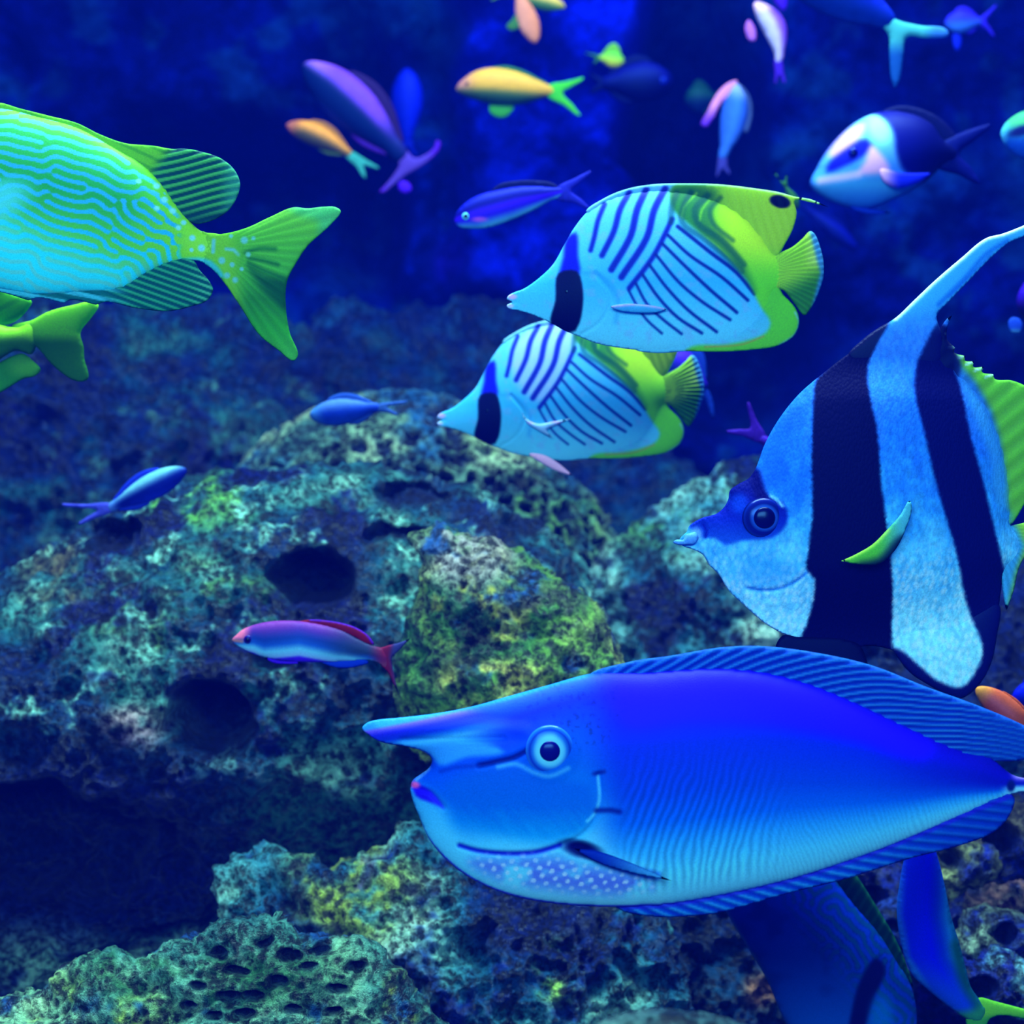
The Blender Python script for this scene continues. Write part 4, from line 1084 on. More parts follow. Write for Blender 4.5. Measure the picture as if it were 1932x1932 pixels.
    def tcol(X, Y):
        c = col(X, Y)
        t = sstep(440, 475, X)
        g = ramp(np.clip((Y - 390) / 290, 0, 1), [(0, (120, 215, 60)), (.2, (95, 205, 40)), (.45, (70, 190, 45)), (.6, (40, 145, 20)), (.8, (50, 175, 20)), (1, (70, 190, 60))])
        g = mix(g, (80, 205, 130), region([(540, 385), (560, 405), (600, 420), (600, 450), (660, 400), (640, 380)], X, Y, 12) * .8)
        g = mix(g, (10, 85, 20), region([(470, 505), (500, 520), (542, 532), (540, 590), (520, 570), (495, 545)], X, Y, 12) * .85)
        for p in ([(462, 478), (490, 470), (520, 471)], [(470, 488), (495, 492), (525, 500)], [(470, 498), (500, 512), (540, 528)]):
            g = mix(g, (15, 100, 20), stroke(p, X, Y, 7, 5) * .7)
        g = g * (1 + .05 * fan(X, Y, 400, 470, 60))[:, None]
        for (x, y, r) in [(1275, 840, 7), (1322, 830, 4), (1262, 990, 4), (1295, 915, 5)]:
            g = mix(g, (110, 215, 215), blob(X, Y, *q(x, y), r, r, .4))
        return mix(c, g, t)
    inflate('tail_fin', tail, d, 9, 2.7, tcol, M_FIN, root, org, .35, lambda X, Y, h: h * (1 + .12 * fan(X, Y, 400, 470, 60)))
    return root

def build_rabbitfish_behind():
    d = 1.95; org = (0, 640)
    root = thing('rabbitfish', 'bright yellow-green rabbitfish tail below the patterned rabbitfish, mostly outside the left edge', 'fish', P(*org, d))
    body_o = [(-360, 640), (-300, 570), (-200, 520), (-100, 530), (-20, 590), (0, 610), (30, 616), (62, 606), (70, 640), (60, 668), (30, 662), (0, 678), (-100, 740), (-200, 750), (-310, 710)]
    gc = lambda X, Y: ramp(np.clip((Y - 560) / 150, 0, 1), [(0, (140, 250, 0)), (.45, (150, 255, 5)), (.6, (50, 140, 5)), (1, (25, 90, 5))])
    inflate('body', body_o, d, 50, 5, gc, M_SKIN, root, org)
    inflate('dorsal_fin', [(-120, 540), (-60, 520), (0, 543), (30, 556), (60, 569), (48, 590), (26, 608), (0, 614), (-30, 600)], d, 6, 4, lambda X, Y: mix(flat(len(X), (90, 225, 5)), (40, 150, 10), sstep(.1, .9, rays(X, Y, 1.1, 26)) * .4), M_FIN, root, org, .35)
    tail = [(22, 616), (60, 604), (91, 588), (140, 575), (178, 569), (186, 576), (172, 600), (152, 628), (158, 655), (159, 675), (166, 715), (156, 720), (140, 718), (118, 705), (95, 685), (65, 652), (40, 645)]
    inflate('tail_fin', tail, d, 8, 3.5, lambda X, Y: mix(ramp(np.clip((Y - 570) / 150, 0, 1), [(0, (150, 255, 5)), (.4, (140, 252, 5)), (.52, (55, 150, 5)), (1, (45, 135, 10))]), (150, 250, 10), stroke([(22, 618), (70, 610), (100, 598)], X, Y, 12, 8) * .7), M_FIN, root, org, .35)
    inflate('anal_fin', [(-60, 700), (0, 683), (22, 672), (43, 667), (62, 680), (77, 698), (65, 710), (47, 714), (0, 741), (-60, 760)], d, 6, 4, lambda X, Y: mix(flat(len(X), (45, 160, 10)), (110, 220, 30), blob(X, Y, 50, 690, 30, 20, .6) * .6), M_FIN, root, org, .35)

def build_rabbitfish_diving():
    d = 1.95; org = (1560, 1850)
    root = thing('rabbitfish', 'dim blue rabbitfish with maze lines and a dark eye band, below the unicornfish', 'fish', P(*org, d))
    body_o = [(1480, 1560), (1530, 1580), (1572, 1650), (1612, 1705), (1655, 1755), (1692, 1812), (1719, 1860), (1730, 1932), (1722, 1985), (1690, 2030), (1640, 2050), (1580, 2040), (1520, 1990), (1480, 1925), (1446, 1847), (1405, 1779), (1370, 1720), (1330, 1620), (1360, 1570)]
    st = 2.5
    R = maze(200, 220, 17 / st, 8, None, lambda xx, yy: (xx * .62 - yy * .3) + 3 * np.sin(yy / 9.0), .5)
    def col(X, Y):
        m = sample(R, X, Y, 1300, 1520, st)
        n = fbm(X / 60, Y / 60, seed=77, octv=3)
        c = ramp(np.clip((Y - 1650) / 300, 0, 1), [(0, (0, 45, 175)), (.5, (0, 40, 140)), (1, (5, 75, 175))])
        c = mix(c, (0, 25, 105), sstep(.5, .7, n) * .5)
        dd = dist(smooth([(1564, 1640), (1612, 1705), (1655, 1755), (1692, 1812), (1719, 1860), (1730, 1932)], False, 15), X, Y)
        w = 1 - sstep(55, 130, dd)
        c = mix(c, (0, 70, 120), sstep(0, .35, m) * w * .75)
        c = mix(c, (10, 60, 215), sstep(0, .35, -m) * w * .55)
        c = mix(c, (2, 4, 72), region([(1647, 1800), (1617, 1836), (1600, 1892), (1596, 1945), (1610, 1960), (1622, 1932), (1641, 1873), (1664, 1817)], X, Y, 6))
        c = mix(c, (0, 110, 200), blob(X, Y, 1655, 1910, 22, 40, .6) * .7)
        return c
    inflate('body', body_o, d, 48, 3.6, col, M_SKIN, root, org, .5)
    inflate('dorsal_fin', [(1540, 1590), (1585, 1610), (1622, 1660), (1655, 1712), (1688, 1768), (1712, 1825), (1722, 1862), (1690, 1830), (1650, 1765), (1605, 1712), (1560, 1655)], d, 6, 4, lambda X, Y: mix(flat(len(X), (10, 85, 45)), (30, 110, 60), sstep(0, 1, rays(X, Y, .6, 18))), M_FIN, root, org, .35)
    inflate('tail_fin', [(1400, 1590), (1420, 1540), (1400, 1480), (1360, 1400), (1420, 1430), (1460, 1460), (1510, 1420), (1550, 1400), (1500, 1500), (1470, 1580)], d, 6, 8, lambda X, Y: flat(len(X), (20, 120, 60)), M_FIN, root, org, .35)

# ================================================================== SMALL FISH
PROF = [(0, .0), (.03, .30), (.10, .58), (.22, .86), (.36, 1.0), (.52, .97), (.68, .78), (.84, .48), (1.0, .24)]
def small_fish(name, label, head, ped, tips, H, d, back, belly, fin, cat='fish', group=None, eye=None, bend=0, up=None, body=None, dors=(.28, .92, .22), anal=(.55, .92, .16),
               tailc=None, fork=.35, mid=None, s=3.5, pect=None, band=None, thick=None, deep=1.0, headc=None, split=.5, dfin=None, extra=None):
    head = np.array(head, float); ped = np.array(ped, float)
    ax = ped - head; L = np.linalg.norm(ax); ax /= L
    nb = np.array([ax[1], -ax[0]])
    if nb[1] > 0 or (abs(nb[1]) < .12 and up is None and nb[0] < 0):
        nb = -nb                       # nb points to the back (upwards in the picture)
    if up is not None:
        nb = nb * up
    if d >= 2.65:
        d = min(d * 1.18, 3.95)
    org = tuple(head + ax * L * .45)
    def pt(t, v):
        b = bend * 4 * t * (1 - t)
        return head + ax * L * t + nb * (v * H / 2 + b)
    if body is None:
        body = [tuple(pt(t, w)) for t, w in PROF] + [tuple(pt(t, -w * deep)) for t, w in PROF[:0:-1]]
    def tv(X, Y):
        rx = X - head[0]; ry = Y - head[1]
        t = (rx * ax[0] + ry * ax[1]) / L
        v = (rx * nb[0] + ry * nb[1] - bend * 4 * t * (1 - t)) / (H / 2)
        return t, v
    def col(X, Y):
        t, v = tv(X, Y)
        if mid is not None:
            c = ramp(-v, [(-1, back), (-.55, back), (.05, mid), (1, belly)])
        else:
            c = mix(flat(len(X), belly), back, sstep(-split, split, v))
        if headc is not None:
            c = mix(c, headc, 1 - sstep(.04, .26, t))
        n = fbm(X / 9, Y / 9, seed=5, octv=2)
        c = c * (.86 + .14 * n)[:, None]
        if band:
            c = band(c, X, Y, t, v)
        return c
    root = thing(name, label, cat, P(*org, d), group)
    b = inflate('body', body, d, thick or H * .27, s, col, M_SKIN, root, org)
    tc = tailc or fin
    if tips:
        t1, t2 = [np.array(p, float) for p in tips]
        mid_t = (t1 + t2) / 2
        notch = ped + (mid_t - ped) * fork
        w = H * .12
        n2 = t1 - t2; n2 /= max(np.linalg.norm(n2), 1e-6)
        d1 = (t1 - ped); d1 = d1 / np.linalg.norm(d1); d2 = (t2 - ped); d2 = d2 / np.linalg.norm(d2)
        p1 = ped - ax * L * .06
        q1 = np.array([-d1[1], d1[0]]); q1 = q1 if q1 @ n2 > 0 else -q1
        q2 = np.array([-d2[1], d2[0]]); q2 = q2 if q2 @ n2 < 0 else -q2
        poly = [tuple(p1 + n2 * w), tuple(ped + (t1 - ped) * .5 + q1 * w * .75), tuple(t1 + q1 * 1.5) + (1,), tuple(t1 - q1 * 1.0), tuple((t1 + notch) / 2 - q1 * w * .1), tuple(notch),
                tuple((t2 + notch) / 2 - q2 * w * .1), tuple(t2 - q2 * 1.0) + (1,), tuple(t2 + q2 * 1.5), tuple(ped + (t2 - ped) * .5 + q2 * w * .75), tuple(p1 - n2 * w)]
        inflate('tail_fin', poly, d, max(2.2, H * .05), max(2.2, s * .8), lambda X, Y: mix(flat(len(X), tc), np.array(tc) * .6, sstep(.2, 1, fan(X, Y, ped[0], ped[1], 40)) * .4), M_FIN, root, org, .4)
    for nm, spec, sg in (('dorsal_fin', dors, 1), ('anal_fin', anal, -1)):
        if not spec:
            continue
        a, e, hh = spec
        ts = np.linspace(a, e, 7)
        wv = np.interp(ts, [p[0] for p in PROF], [p[1] for p in PROF]) * (1 if sg > 0 else deep)
        out = [tuple(pt(t, sg * (w + hh * 2 * math.sin(math.pi * min(1, (i + .25) / 6.3)) ** .7))) for i, (t, w) in enumerate(zip(ts, wv))]
        inn = [tuple(pt(t, sg * max(w - .3, .05))) for t, w in zip(ts, wv)][::-1]
        fc = dfin if (dfin and sg > 0) else fin
        inflate(nm, out + inn, d, max(1.8, H * .04), s * .8, lambda X, Y, fc=fc: flat(len(X), fc), M_FIN, root, org, .4)
    if pect:
        inflate('pectoral_fin', pect[0], d, max(2, H * .04), s * .8, lambda X, Y: flat(len(X), pect[1]), M_FIN, root, org, .4, yoff=-(thick or H * .27) * .9)
    if eye:
        ex, ey, er, ic, pc = eye
        add_eye(root, b, ex, ey, er, er * .55, d, org, lambda r: flat(len(r), ic), pc, flatten=.5)
    if extra:
        extra(root, org, d, col)
    return root

def build_small():
    PUR = 'slender purple and pink reef fish'
    small_fish('anthias', 'pink and pale blue anthias with dark red back fin, swimming before the big boulder', (437, 1208), (715, 1238), None, 80, 2.0, (120, 45, 130), (70, 170, 235), (120, 10, 40), s=2.6,
               body=[(437, 1208), (446, 1198), (456, 1189), (479, 1179), (514, 1172), (566, 1172), (607, 1178), (648, 1190), (680, 1207), (704, 1218), (722, 1224), (732, 1240), (728, 1262), (715, 1252), (696, 1246), (659, 1248), (607, 1250), (555, 1249), (514, 1244), (472, 1232), (448, 1219)],
               dors=None, anal=None, thick=19, eye=(469, 1206, 8, (20, 15, 120), (5, 3, 60)), band=lambda c, X, Y, t, v: mix(mix(mix(mix(
                   ramp(np.clip((Y - np.interp(X, [437, 480, 566, 650, 720], [1200, 1180, 1172, 1190, 1222])) / np.interp(X, [437, 500, 640, 730], [22, 68, 66, 40]), 0, 1),
                        [(0, (115, 48, 145)), (.2, (66, 38, 140)), (.42, (14, 52, 150)), (.58, (20, 85, 195)), (.76, (95, 200, 240)), (.93, (120, 180, 240)), (1, (60, 20, 240))]),
                   (225, 110, 150), (1 - sstep(455, 480, X)) * (1 - sstep(1200, 1212, Y))), (30, 50, 75), sstep(590, 690, X) * (1 - sstep(1228, 1244, Y)) * .85), (120, 15, 45), sstep(690, 725, X) * .8), (230, 140, 90), stroke([(440, 1208), (458, 1210)], X, Y, 5, 3) * .7),
               extra=lambda root, org, d, col: (
                   inflate('dorsal_fin', [(560, 1174), (586, 1169), (638, 1174), (669, 1183), (690, 1195), (700, 1205), (706, 1216), (690, 1214), (669, 1202), (640, 1190), (610, 1181), (580, 1178)], d, 2.5, 2.6, lambda X, Y: mix(flat(len(X), (135, 10, 30)), (70, 20, 240), stroke([(586, 1169), (638, 1174), (669, 1183), (690, 1195), (704, 1214)], X, Y, 4, 3)), M_FIN, root, org, .4),
                   inflate('tail_fin', [(712, 1224), (722, 1221), (735, 1217), (752, 1213), (775, 1204, 1), (752, 1228), (740, 1240), (741, 1260), (744, 1275), (752, 1310, 1), (741, 1288), (731, 1268), (716, 1252)], d, 2.6, 2.6, lambda X, Y: mix(flat(len(X), (125, 20, 60)), (50, 70, 150), sstep(728, 742, X - .2 * np.abs(Y - 1240)) * .9), M_FIN, root, org, .4),
                   inflate('anal_fin', [(600, 1246), (630, 1246), (690, 1244), (696, 1250), (680, 1256), (650, 1261), (620, 1256)], d, 2.5, 2.6, lambda X, Y: flat(len(X), (10, 60, 225)), M_FIN, root, org, .4),
                   inflate('pelvic_fin', [(500, 1240), (530, 1246), (560, 1248), (575, 1251, 1), (545, 1253), (515, 1250)], d, 2.5, 2.4, lambda X, Y: flat(len(X), (70, 20, 245)), M_FIN, root, org, .4, yoff=-6)))
    small_fish('anthias', 'yellow-orange anthias with a green forked tail, high above the striped butterflyfish', (860, 170), (1043, 172), [(1101, 147), (1095, 218)], 76, 2.75, (225, 165, 40), (30, 90, 20), (50, 150, 15), s=3,
               body=[(860, 170), (865, 158), (877, 147), (892, 137), (912, 130), (935, 128), (978, 136), (1015, 151), (1043, 165), (1050, 173), (1040, 180), (1018, 188), (990, 196), (960, 200), (925, 196), (900, 190), (880, 183)],
               mid=(200, 150, 20), dors=(.3, .95, .14), dfin=(50, 110, 10), tailc=(70, 205, 10), anal=(.35, .6, .2), headc=(190, 120, 110),
               band=lambda c, X, Y, t, v: mix(c, (20, 70, 25), sstep(166, 186, Y + .08 * (955 - X)) * .85), eye=(882, 160, 5, (150, 100, 60), (30, 30, 30)))
    small_fish('anthias', 'small deep orange anthias below the purple fish, heading left', (540, 235), (662, 292), [(716, 318), (690, 336)], 44, 2.8, (225, 140, 10), (60, 60, 10), (70, 100, 20), s=3, tailc=(60, 175, 170), bend=5, dfin=(170, 110, 10), fork=.6, headc=(170, 90, 70))
    small_fish('anthias', 'large purple anthias diving left with a dark flank, upper left of the reef', (572, 120), (762, 300), None, 90, 2.8, (105, 55, 215), (2, 25, 80), (90, 40, 210), s=3.5, bend=6, dfin=(40, 15, 80), headc=(140, 90, 240), tailc=(95, 60, 220), fork=.12, split=.35,
               band=lambda c, X, Y, t, v: mix(mix(mix(c, (2, 20, 72), 1 - sstep(-.15, .3, v)), (4, 40, 160), sstep(.72, .95, -v) * .7), (3, 18, 75), sstep(.62, .92, t) * .8), anal=(.6, .9, .1), up=None,
               extra=lambda root, org, d, col: [inflate('tail_fin', [(742, 288), (764, 282), (782, 298), (804, 291), (820, 276), (822, 264, 1), (831, 268), (828, 284), (812, 302), (790, 318), (766, 332), (742, 350), (724, 364), (714, 362, 1), (726, 350), (742, 330), (752, 312)], d, 5, 2.8, lambda X, Y: mix(flat(len(X), (85, 60, 190)), (90, 25, 225), sstep(30, 60, np.abs(X - 770))), M_FIN, root, org, .4)] and inflate('pelvic_fin', [(752, 344), (762, 341), (774, 348), (776, 360), (764, 366), (752, 358)], d, 4, 3, lambda X, Y: flat(len(X), (75, 20, 235)), M_FIN, root, org, .4))
    small_fish('anthias', 'orange and pink anthias swimming steeply down at the top edge', (1011, 82), (975, -20), [(960, -60), (1010, -50)], 40, 2.9, (215, 130, 90), (225, 150, 130), (90, 120, 20), s=3, dors=None, anal=None, mid=(210, 130, 100),
               extra=lambda root, org, d, col: inflate('pectoral_fin', [(975, 25), (965, 38), (955, 50), (962, 58), (978, 55), (990, 40)], d, 2.5, 3, lambda X, Y: flat(len(X), (60, 120, 20)), M_FIN, root, org, .4))
    small_fish('anthias', 'orange and green anthias touching the top edge beside the diving one', (1067, 14), (960, -12), [(930, -30), (925, 0)], 34, 2.95, (220, 180, 70), (50, 100, 20), (70, 120, 20), s=3, dors=None, anal=None)
    small_fish('damselfish', 'tiny yellow-green fish beneath the top edge, seen from behind', (1178, 116), (1130, 108), [(1104, 100), (1118, 124)], 32, 3.0, (90, 190, 20), (200, 190, 20), (110, 190, 10), s=3, dors=(.2, .9, .5), anal=None, mid=(150, 200, 10), tailc=(50, 120, 10))
    small_fish('fusilier', 'violet-blue fish with silver chin left of the upper striped butterflyfish', (858, 420), (1060, 362), [(1116, 322), (1112, 392)], 78, 2.3, (5, 5, 130), (30, 110, 235), (10, 10, 120), s=2.8,
               body=[(858, 420), (858, 408), (866, 394), (884, 378), (905, 367), (930, 360), (971, 352), (1015, 351), (1045, 353), (1064, 356), (1064, 367), (1036, 380), (1012, 394), (989, 405), (960, 417), (935, 426), (905, 432), (880, 431), (866, 428)],
               dors=None, anal=None, tailc=(35, 40, 205), thick=19, eye=(879, 410, 7, (90, 200, 235), (2, 3, 30)),
               band=lambda c, X, Y, t, v: mix(ramp(np.clip((Y - np.interp(X, [858, 900, 971, 1060], [398, 368, 352, 354])) / np.interp(X, [858, 900, 970, 1060], [30, 64, 58, 14]), 0, 1), [(0, (10, 20, 180)), (.35, (5, 5, 120)), (.55, (50, 10, 235)), (.75, (40, 30, 240)), (.9, (60, 130, 240)), (1, (80, 180, 240))]), (240, 110, 240), blob(X, Y, 905, 416, 14, 4, .6) * .7),
               extra=lambda root, org, d, col: (inflate('dorsal_fin', [(925, 363), (940, 348), (971, 341), (1010, 340), (1045, 346), (1056, 356), (1020, 358), (960, 360)], d, 2.5, 2.8, lambda X, Y: flat(len(X), (3, 5, 85)), M_FIN, root, org, .4)))
    small_fish('chromis', 'vivid blue fish hanging nearly upright against the dark reef wall', (768, 128), (768, 268), [(752, 300), (786, 300)], 60, 3.6, (4, 22, 205), (2, 18, 180), (5, 20, 190), s=4, up=1, dors=None)
    small_fish('anthias', 'pink and silver anthias pointing up by the top edge, curved like a sickle', (1425, 4), (1470, 118), [(1462, 160), (1480, 158)], 44, 2.7, (110, 60, 215), (170, 170, 235), (70, 30, 215), s=3, bend=16, mid=(190, 180, 240), up=1, headc=(240, 190, 240), fork=.6, dors=None, anal=None,
               extra=lambda root, org, d, col: (inflate('pectoral_fin', [(1412, 38), (1420, 45), (1426, 60), (1425, 76), (1416, 78), (1408, 66), (1406, 50)], d, 3, 3, lambda X, Y: flat(len(X), (190, 110, 235)), M_FIN, root, org, .4)))
    small_fish('anthias', 'pale blue anthias with a raised pink fin, curled below the sickle-shaped one', (1392, 158), (1362, 300), [(1352, 334), (1376, 330)], 50, 2.75, (40, 90, 215), (30, 70, 190), (60, 60, 170), s=3, bend=-6, up=1, dors=None, anal=None, mid=(50, 110, 225), headc=(130, 160, 240), fork=.6,
               extra=lambda root, org, d, col: (inflate('dorsal_fin', [(1390, 152), (1372, 158), (1352, 178), (1334, 212), (1323, 236), (1332, 240), (1346, 224), (1360, 196), (1385, 175)], d, 4, 3, lambda X, Y: mix(flat(len(X), (235, 150, 225)), (110, 50, 230), sstep(195, 235, Y)), M_FIN, root, org, .4),
                   inflate('pectoral_fin', [(1390, 156), (1408, 170), (1419, 195), (1418, 228), (1408, 252), (1402, 246), (1410, 222), (1409, 195), (1398, 175)], d, 3, 3, lambda X, Y: flat(len(X), (60, 85, 150)), M_FIN, root, org, .4)))
    # surgeonfish with a white face
    def surg_col(c, X, Y, t, v):
        c = ramp(np.clip((X - 1640) / 150, 0, 1), [(0, (4, 6, 130)), (.5, (2, 4, 105)), (1, (1, 2, 62))])
        face = region([(1528, 346), (1557, 288), (1601, 240), (1641, 216), (1662, 232), (1676, 262), (1680, 300), (1700, 335), (1740, 340), (1700, 372), (1640, 396), (1590, 390), (1545, 368)], X, Y, 8)
        f = ramp(np.clip((Y - 220) / 170, 0, 1), [(0, (110, 205, 240)), (.3, (90, 170, 240)), (.6, (60, 140, 240)), (.8, (60, 165, 245)), (1, (30, 110, 235))])
        f = mix(f, (225, 150, 225), region([(1560, 300), (1590, 250), (1625, 240), (1615, 268), (1575, 308)], X, Y, 9) * .8)
        f = mix(f, (150, 235, 240), blob(X, Y, 1650, 252, 18, 30, .5, -.2) * .8)
        f = mix(f, (8, 12, 170), region([(1555, 320), (1590, 288), (1625, 272), (1635, 284), (1618, 305), (1585, 322), (1556, 330)], X, Y, 7))
        f = mix(f, (245, 175, 225), region([(1634, 285), (1650, 300), (1668, 332), (1640, 338), (1610, 336), (1622, 315)], X, Y, 8) * .9)
        f = mix(f, (240, 200, 240), stroke([(1545, 345), (1580, 342), (1610, 338)], X, Y, 14, 6) * .75)
        return mix(c, f, face)
    small_fish('surgeonfish', 'dark blue surgeonfish with a white and pink face turned to the glass, upper right', (1528, 346), (1785, 290), [(1868, 234), (1850, 345)], 180, 2.5, (2, 4, 110), (4, 10, 120), (3, 8, 110), s=3.5,
               body=[(1528, 346), (1540, 318), (1557, 288), (1601, 240), (1641, 217), (1668, 210), (1719, 215), (1759, 235), (1783, 268), (1805, 282), (1805, 300), (1780, 312), (1752, 338), (1720, 360), (1685, 377), (1638, 395), (1594, 390), (1550, 370), (1533, 358)],
               dors=None, anal=None, thick=60, band=surg_col, tailc=(3, 8, 120), eye=(1602, 297, 10, (8, 12, 150), (2, 2, 70)),
               extra=lambda root, org, d, col: (inflate('dorsal_fin', [(1660, 214), (1690, 200), (1740, 206), (1785, 232), (1808, 268), (1800, 282), (1770, 262), (1730, 232)], d, 4, 4, lambda X, Y: flat(len(X), (2, 4, 80)), M_FIN, root, org, .4),
                   inflate('pectoral_fin', [(1650, 330), (1690, 336), (1748, 336, 1), (1716, 356), (1680, 364), (1655, 350)], d, 4, 3, lambda X, Y: mix(flat(len(X), (15, 30, 225)), (230, 180, 240), 1 - sstep(1650, 1690, X)), M_FIN, root, org, .4, yoff=-58),
                   inflate('pelvic_fin', [(1600, 388), (1640, 394), (1682, 403, 1), (1650, 406), (1615, 400)], d, 3, 3, lambda X, Y: flat(len(X), (15, 60, 225)), M_FIN, root, org, .4, yoff=-8)))
    small_fish('rabbitfish', 'blue fish with green forehead entering at the right edge, level with the white-faced one', (1888, 251), (2040, 262), [(2090, 215), (2090, 310)], 96, 2.4, (60, 170, 110), (15, 80, 220), (20, 110, 90), s=3.5, band=lambda c, X, Y, t, v: mix(mix(c, (5, 10, 90), blob(X, Y, 1925, 250, 26, 9, .5, -.25)), (70, 180, 235), 1 - sstep(.0, .1, t)))
    # big fish cut by the top edge with a curving pale tail
    small_fish('surgeonfish', 'blue fish cut off by the top edge, trailing a pale cyan tail', (1440, -90), (1672, 20), None, 150, 2.5, (10, 30, 225), (3, 45, 160), (5, 40, 150), s=5, dors=None, anal=None, thick=34,
               body=[(1420, -120), (1440, -150), (1500, -165), (1580, -120), (1640, -50), (1664, -5), (1690, 38), (1676, 52), (1640, 48), (1598, 42), (1529, 14), (1470, -30), (1430, -80)],
               extra=lambda root, org, d, col: (inflate('tail_fin', [(1655, -5), (1668, 18), (1690, 36), (1735, 48), (1785, 55), (1790, 66), (1750, 72), (1712, 70), (1704, 110), (1698, 150), (1689, 166), (1682, 150), (1678, 100), (1676, 66), (1655, 40), (1648, 15)], d, 6, 3.5,
                   lambda X, Y: mix(mix(flat(len(X), (70, 190, 205)), (20, 90, 190), sstep(70, 110, Y)), (60, 140, 235), sstep(1735, 1770, X)), M_FIN, root, org, .4)))
    small_fish('damselfish', 'small violet-blue fish in the top right corner behind the pale tail', (1782, 44), (1852, 40), [(1881, 8), (1878, 70)], 44, 2.7, (35, 30, 230), (40, 100, 225), (40, 25, 225), s=3,
               extra=lambda root, org, d, col: inflate('pelvic_fin', [(1800, 62), (1812, 66), (1812, 90), (1805, 96), (1798, 84)], d, 2, 2.5, lambda X, Y: flat(len(X), (10, 30, 215)), M_FIN, root, org, .4))
    small_fish('damselfish', 'navy fish, almost black, between the yellow tiny one and the pale curled anthias', (1270, 152), (1135, 158), [(1112, 138), (1112, 176)], 76, 3.1, (2, 4, 112), (1, 2, 55), (2, 4, 80), s=3.5,
               eye=(1250, 155, 7, (8, 25, 190), (2, 4, 90)))
    small_fish('damselfish', 'faint dark green fish with a ringed outline behind the curled anthias', (1292, 190), (1350, 185), [(1372, 160), (1375, 206)], 54, 3.5, (8, 60, 45), (3, 25, 70), (8, 60, 40), s=3)
    small_fish('damselfish', 'blurred pale blue fish above the honeycomb boulder, heading left', (584, 784), (715, 768), [(768, 757), (752, 782)], 50, 2.38, (70, 120, 200), (25, 75, 195), (40, 90, 200), s=2.8, mid=(10, 50, 190), tailc=(55, 105, 200), headc=(60, 130, 220))
    small_fish('damselfish', 'pale-backed blue fish with a violet tail left of the boulder crest, heading right', (352, 885), (205, 960), [(117, 951), (147, 988)], 50, 2.3, (110, 200, 220), (20, 50, 225), (30, 60, 225), s=2.8, mid=(3, 20, 140), tailc=(80, 90, 235), fork=.3,
               band=lambda c, X, Y, t, v: mix(c, (90, 150, 235), sstep(.82, 1, t) * .8))
    small_fish('anthias', 'violet fish whose forked tail shows left of the bannerfish forehead', (1560, 905), (1434, 826), [(1412, 758), (1371, 813)], 44, 2.3, (70, 25, 190), (50, 20, 150), (70, 30, 190), s=3, tailc=(75, 30, 200), fork=.45)
    small_fish('damselfish', 'violet-topped blue fish behind the tail of the lower striped butterflyfish', (1244, 676), (1330, 735), [(1347, 790), (1302, 775)], 84, 2.6, (60, 15, 215), (15, 50, 160), (20, 60, 190), s=3, deep=.8, mid=(5, 20, 130))
    small_fish('anthias', 'orange fish peeking out between the bannerfish and the right edge', (1841, 1298), (1962, 1385), [(1990, 1430), (2020, 1380)], 50, 1.9, (225, 100, 50), (180, 60, 30), (200, 90, 20), s=2.8, headc=(240, 160, 40), mid=(225, 110, 110), dors=(.3, .9, .08), anal=(.6, .9, .08),
               band=lambda c, X, Y, t, v: mix(c, (170, 70, 10), sstep(.45, .8, t)))
    small_fish('damselfish', 'deep blue fish at the right edge behind the orange one', (1908, 1322), (2010, 1300), [(2040, 1270), (2040, 1330)], 60, 2.2, (5, 20, 230), (3, 15, 150), (5, 20, 200), s=3)
    small_fish('damselfish', 'dark fish with violet head and a pale fin at the right edge above the bannerfish', (1918, 575), (2020, 560), [(2060, 530), (2060, 600)], 95, 2.4, (45, 15, 190), (2, 3, 60), (3, 5, 90), s=3.5, dors=None, anal=None,
               extra=lambda root, org, d, col: inflate('pectoral_fin', [(1895, 610), (1902, 602), (1915, 604), (1922, 618), (1915, 630), (1900, 628)], d, 3, 2.5, lambda X, Y: mix(flat(len(X), (30, 80, 225)), (90, 190, 240), sstep(620, 630, Y)), M_FIN, root, org, .4, yoff=-30))
    small_fish('anthias', 'tiny violet fish tip dipping below the top edge', (1478, 22), (1462, -50), [(1450, -80), (1478, -84)], 28, 2.8, (60, 20, 225), (60, 20, 200), (50, 20, 200), s=3, up=1)
    small_fish('fusilier', 'dark navy slender fish right of the upper butterflyfish tail', (1618, 470), (1520, 392), [(1490, 385), (1505, 365)], 30, 3.2, (4, 8, 140), (2, 5, 100), (3, 8, 120), s=3)
    small_fish('damselfish', 'green tail fin poking out above the upper butterflyfish', (1505, 395), (1482, 352), [(1460, 325), (1484, 330)], 22, 2.6, (40, 110, 20), (20, 60, 40), (35, 100, 20), s=3, dors=None, anal=None, tailc=(45, 115, 15))
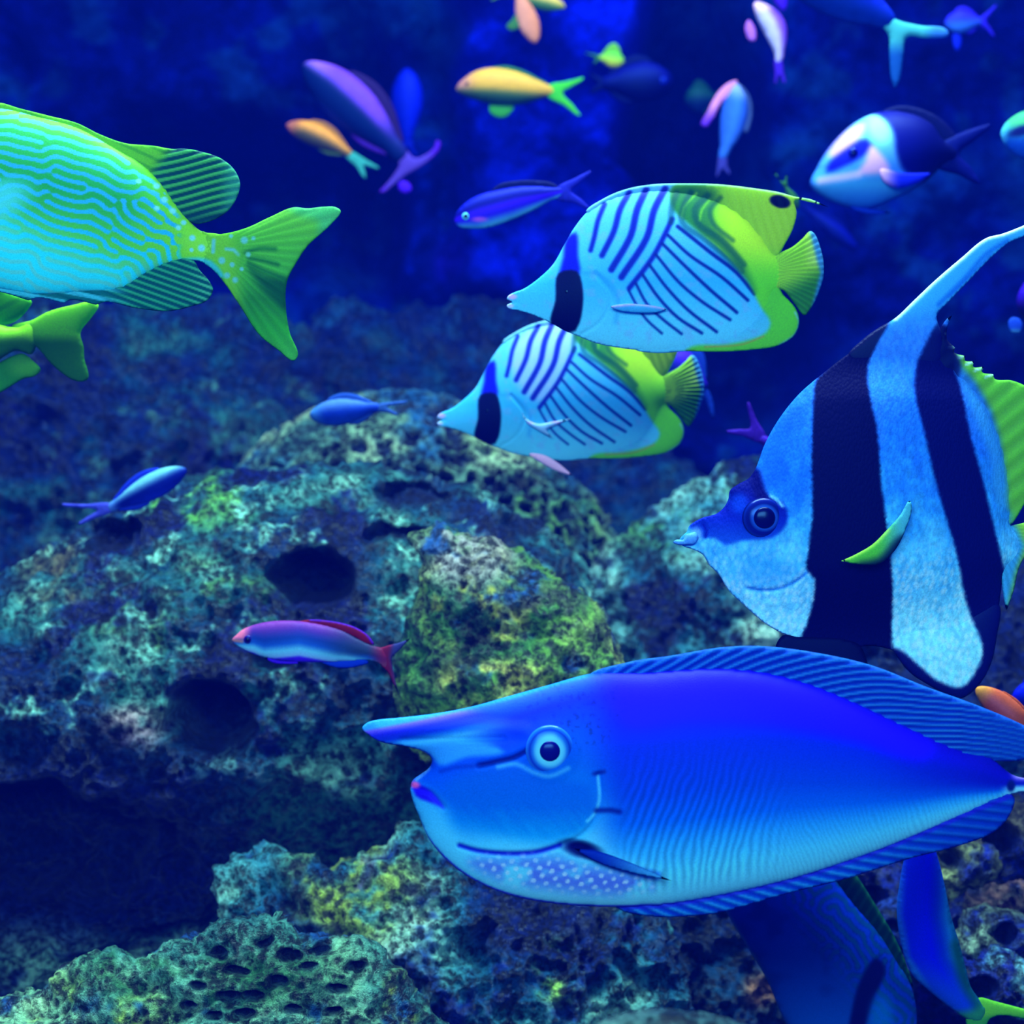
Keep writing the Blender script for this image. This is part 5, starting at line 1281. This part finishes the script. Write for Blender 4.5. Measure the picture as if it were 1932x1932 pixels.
    # blue fish with a green tail, bottom right
    small_fish('rabbitfish', 'smooth blue fish with a bright green forked tail in the lower right corner', (1740, 1560), (1835, 1895), None, 110, 1.85, (5, 20, 235), (0, 90, 190), (20, 110, 60), s=3.5, thick=34, dors=None, anal=None,
               body=[(1735, 1560), (1755, 1580), (1772, 1627), (1783, 1673), (1795, 1730), (1810, 1779), (1823, 1828), (1832, 1862), (1850, 1888), (1862, 1905), (1852, 1925), (1830, 1925), (1791, 1900), (1749, 1866), (1719, 1836), (1700, 1779), (1692, 1722), (1696, 1673), (1708, 1610), (1718, 1575)],
               band=lambda c, X, Y, t, v: mix(mix(mix(ramp(np.clip((X - np.interp(Y, [1600, 1722, 1800, 1866, 1920], [1700, 1692, 1706, 1749, 1815])) / 98, 0, 1), [(0, (30, 110, 220)), (.12, (8, 30, 225)), (.5, (4, 12, 240)), (.7, (3, 45, 200)), (.9, (20, 110, 190)), (1, (10, 90, 140))]),
                   (15, 90, 200), sstep(1780, 1880, Y) * .6), (5, 75, 60), stroke([(1800, 1780), (1815, 1840), (1845, 1895)], X, Y, 22, 12) * .8), (40, 150, 60), sstep(1888, 1915, Y + .3 * (X - 1830)) * .8),
               extra=lambda root, org, d, col: inflate('tail_fin', [(1835, 1888), (1850, 1882), (1874, 1888), (1931, 1903), (1975, 1915), (1970, 1928), (1931, 1922), (1885, 1916), (1866, 1925), (1860, 1960), (1850, 2010), (1838, 2005), (1832, 1960), (1822, 1922)], d, 6, 3,
                   lambda X, Y: mix(flat(len(X), (110, 215, 30)), (30, 150, 60), sstep(1908, 1925, Y) * .7), M_FIN, root, org, .4))

build_rocks()
water_volume()
build_unicornfish()
build_bannerfish()
up1 = build_butterflyfish('butterflyfish', 'larger upper striped butterflyfish with black eye band and green-yellow rear', 'striped butterflyfish swimming one above the other')
lo1 = build_butterflyfish('butterflyfish', 'smaller lower striped butterflyfish with a pale pink pelvic fin hanging down', 'striped butterflyfish swimming one above the other', True)
lo1.location = P(1080, 737, 1.85 / .83)
lo1.rotation_euler = (0, math.radians(-1.2), 0)
build_rabbitfish()
build_rabbitfish_behind()
build_rabbitfish_diving()
build_small()
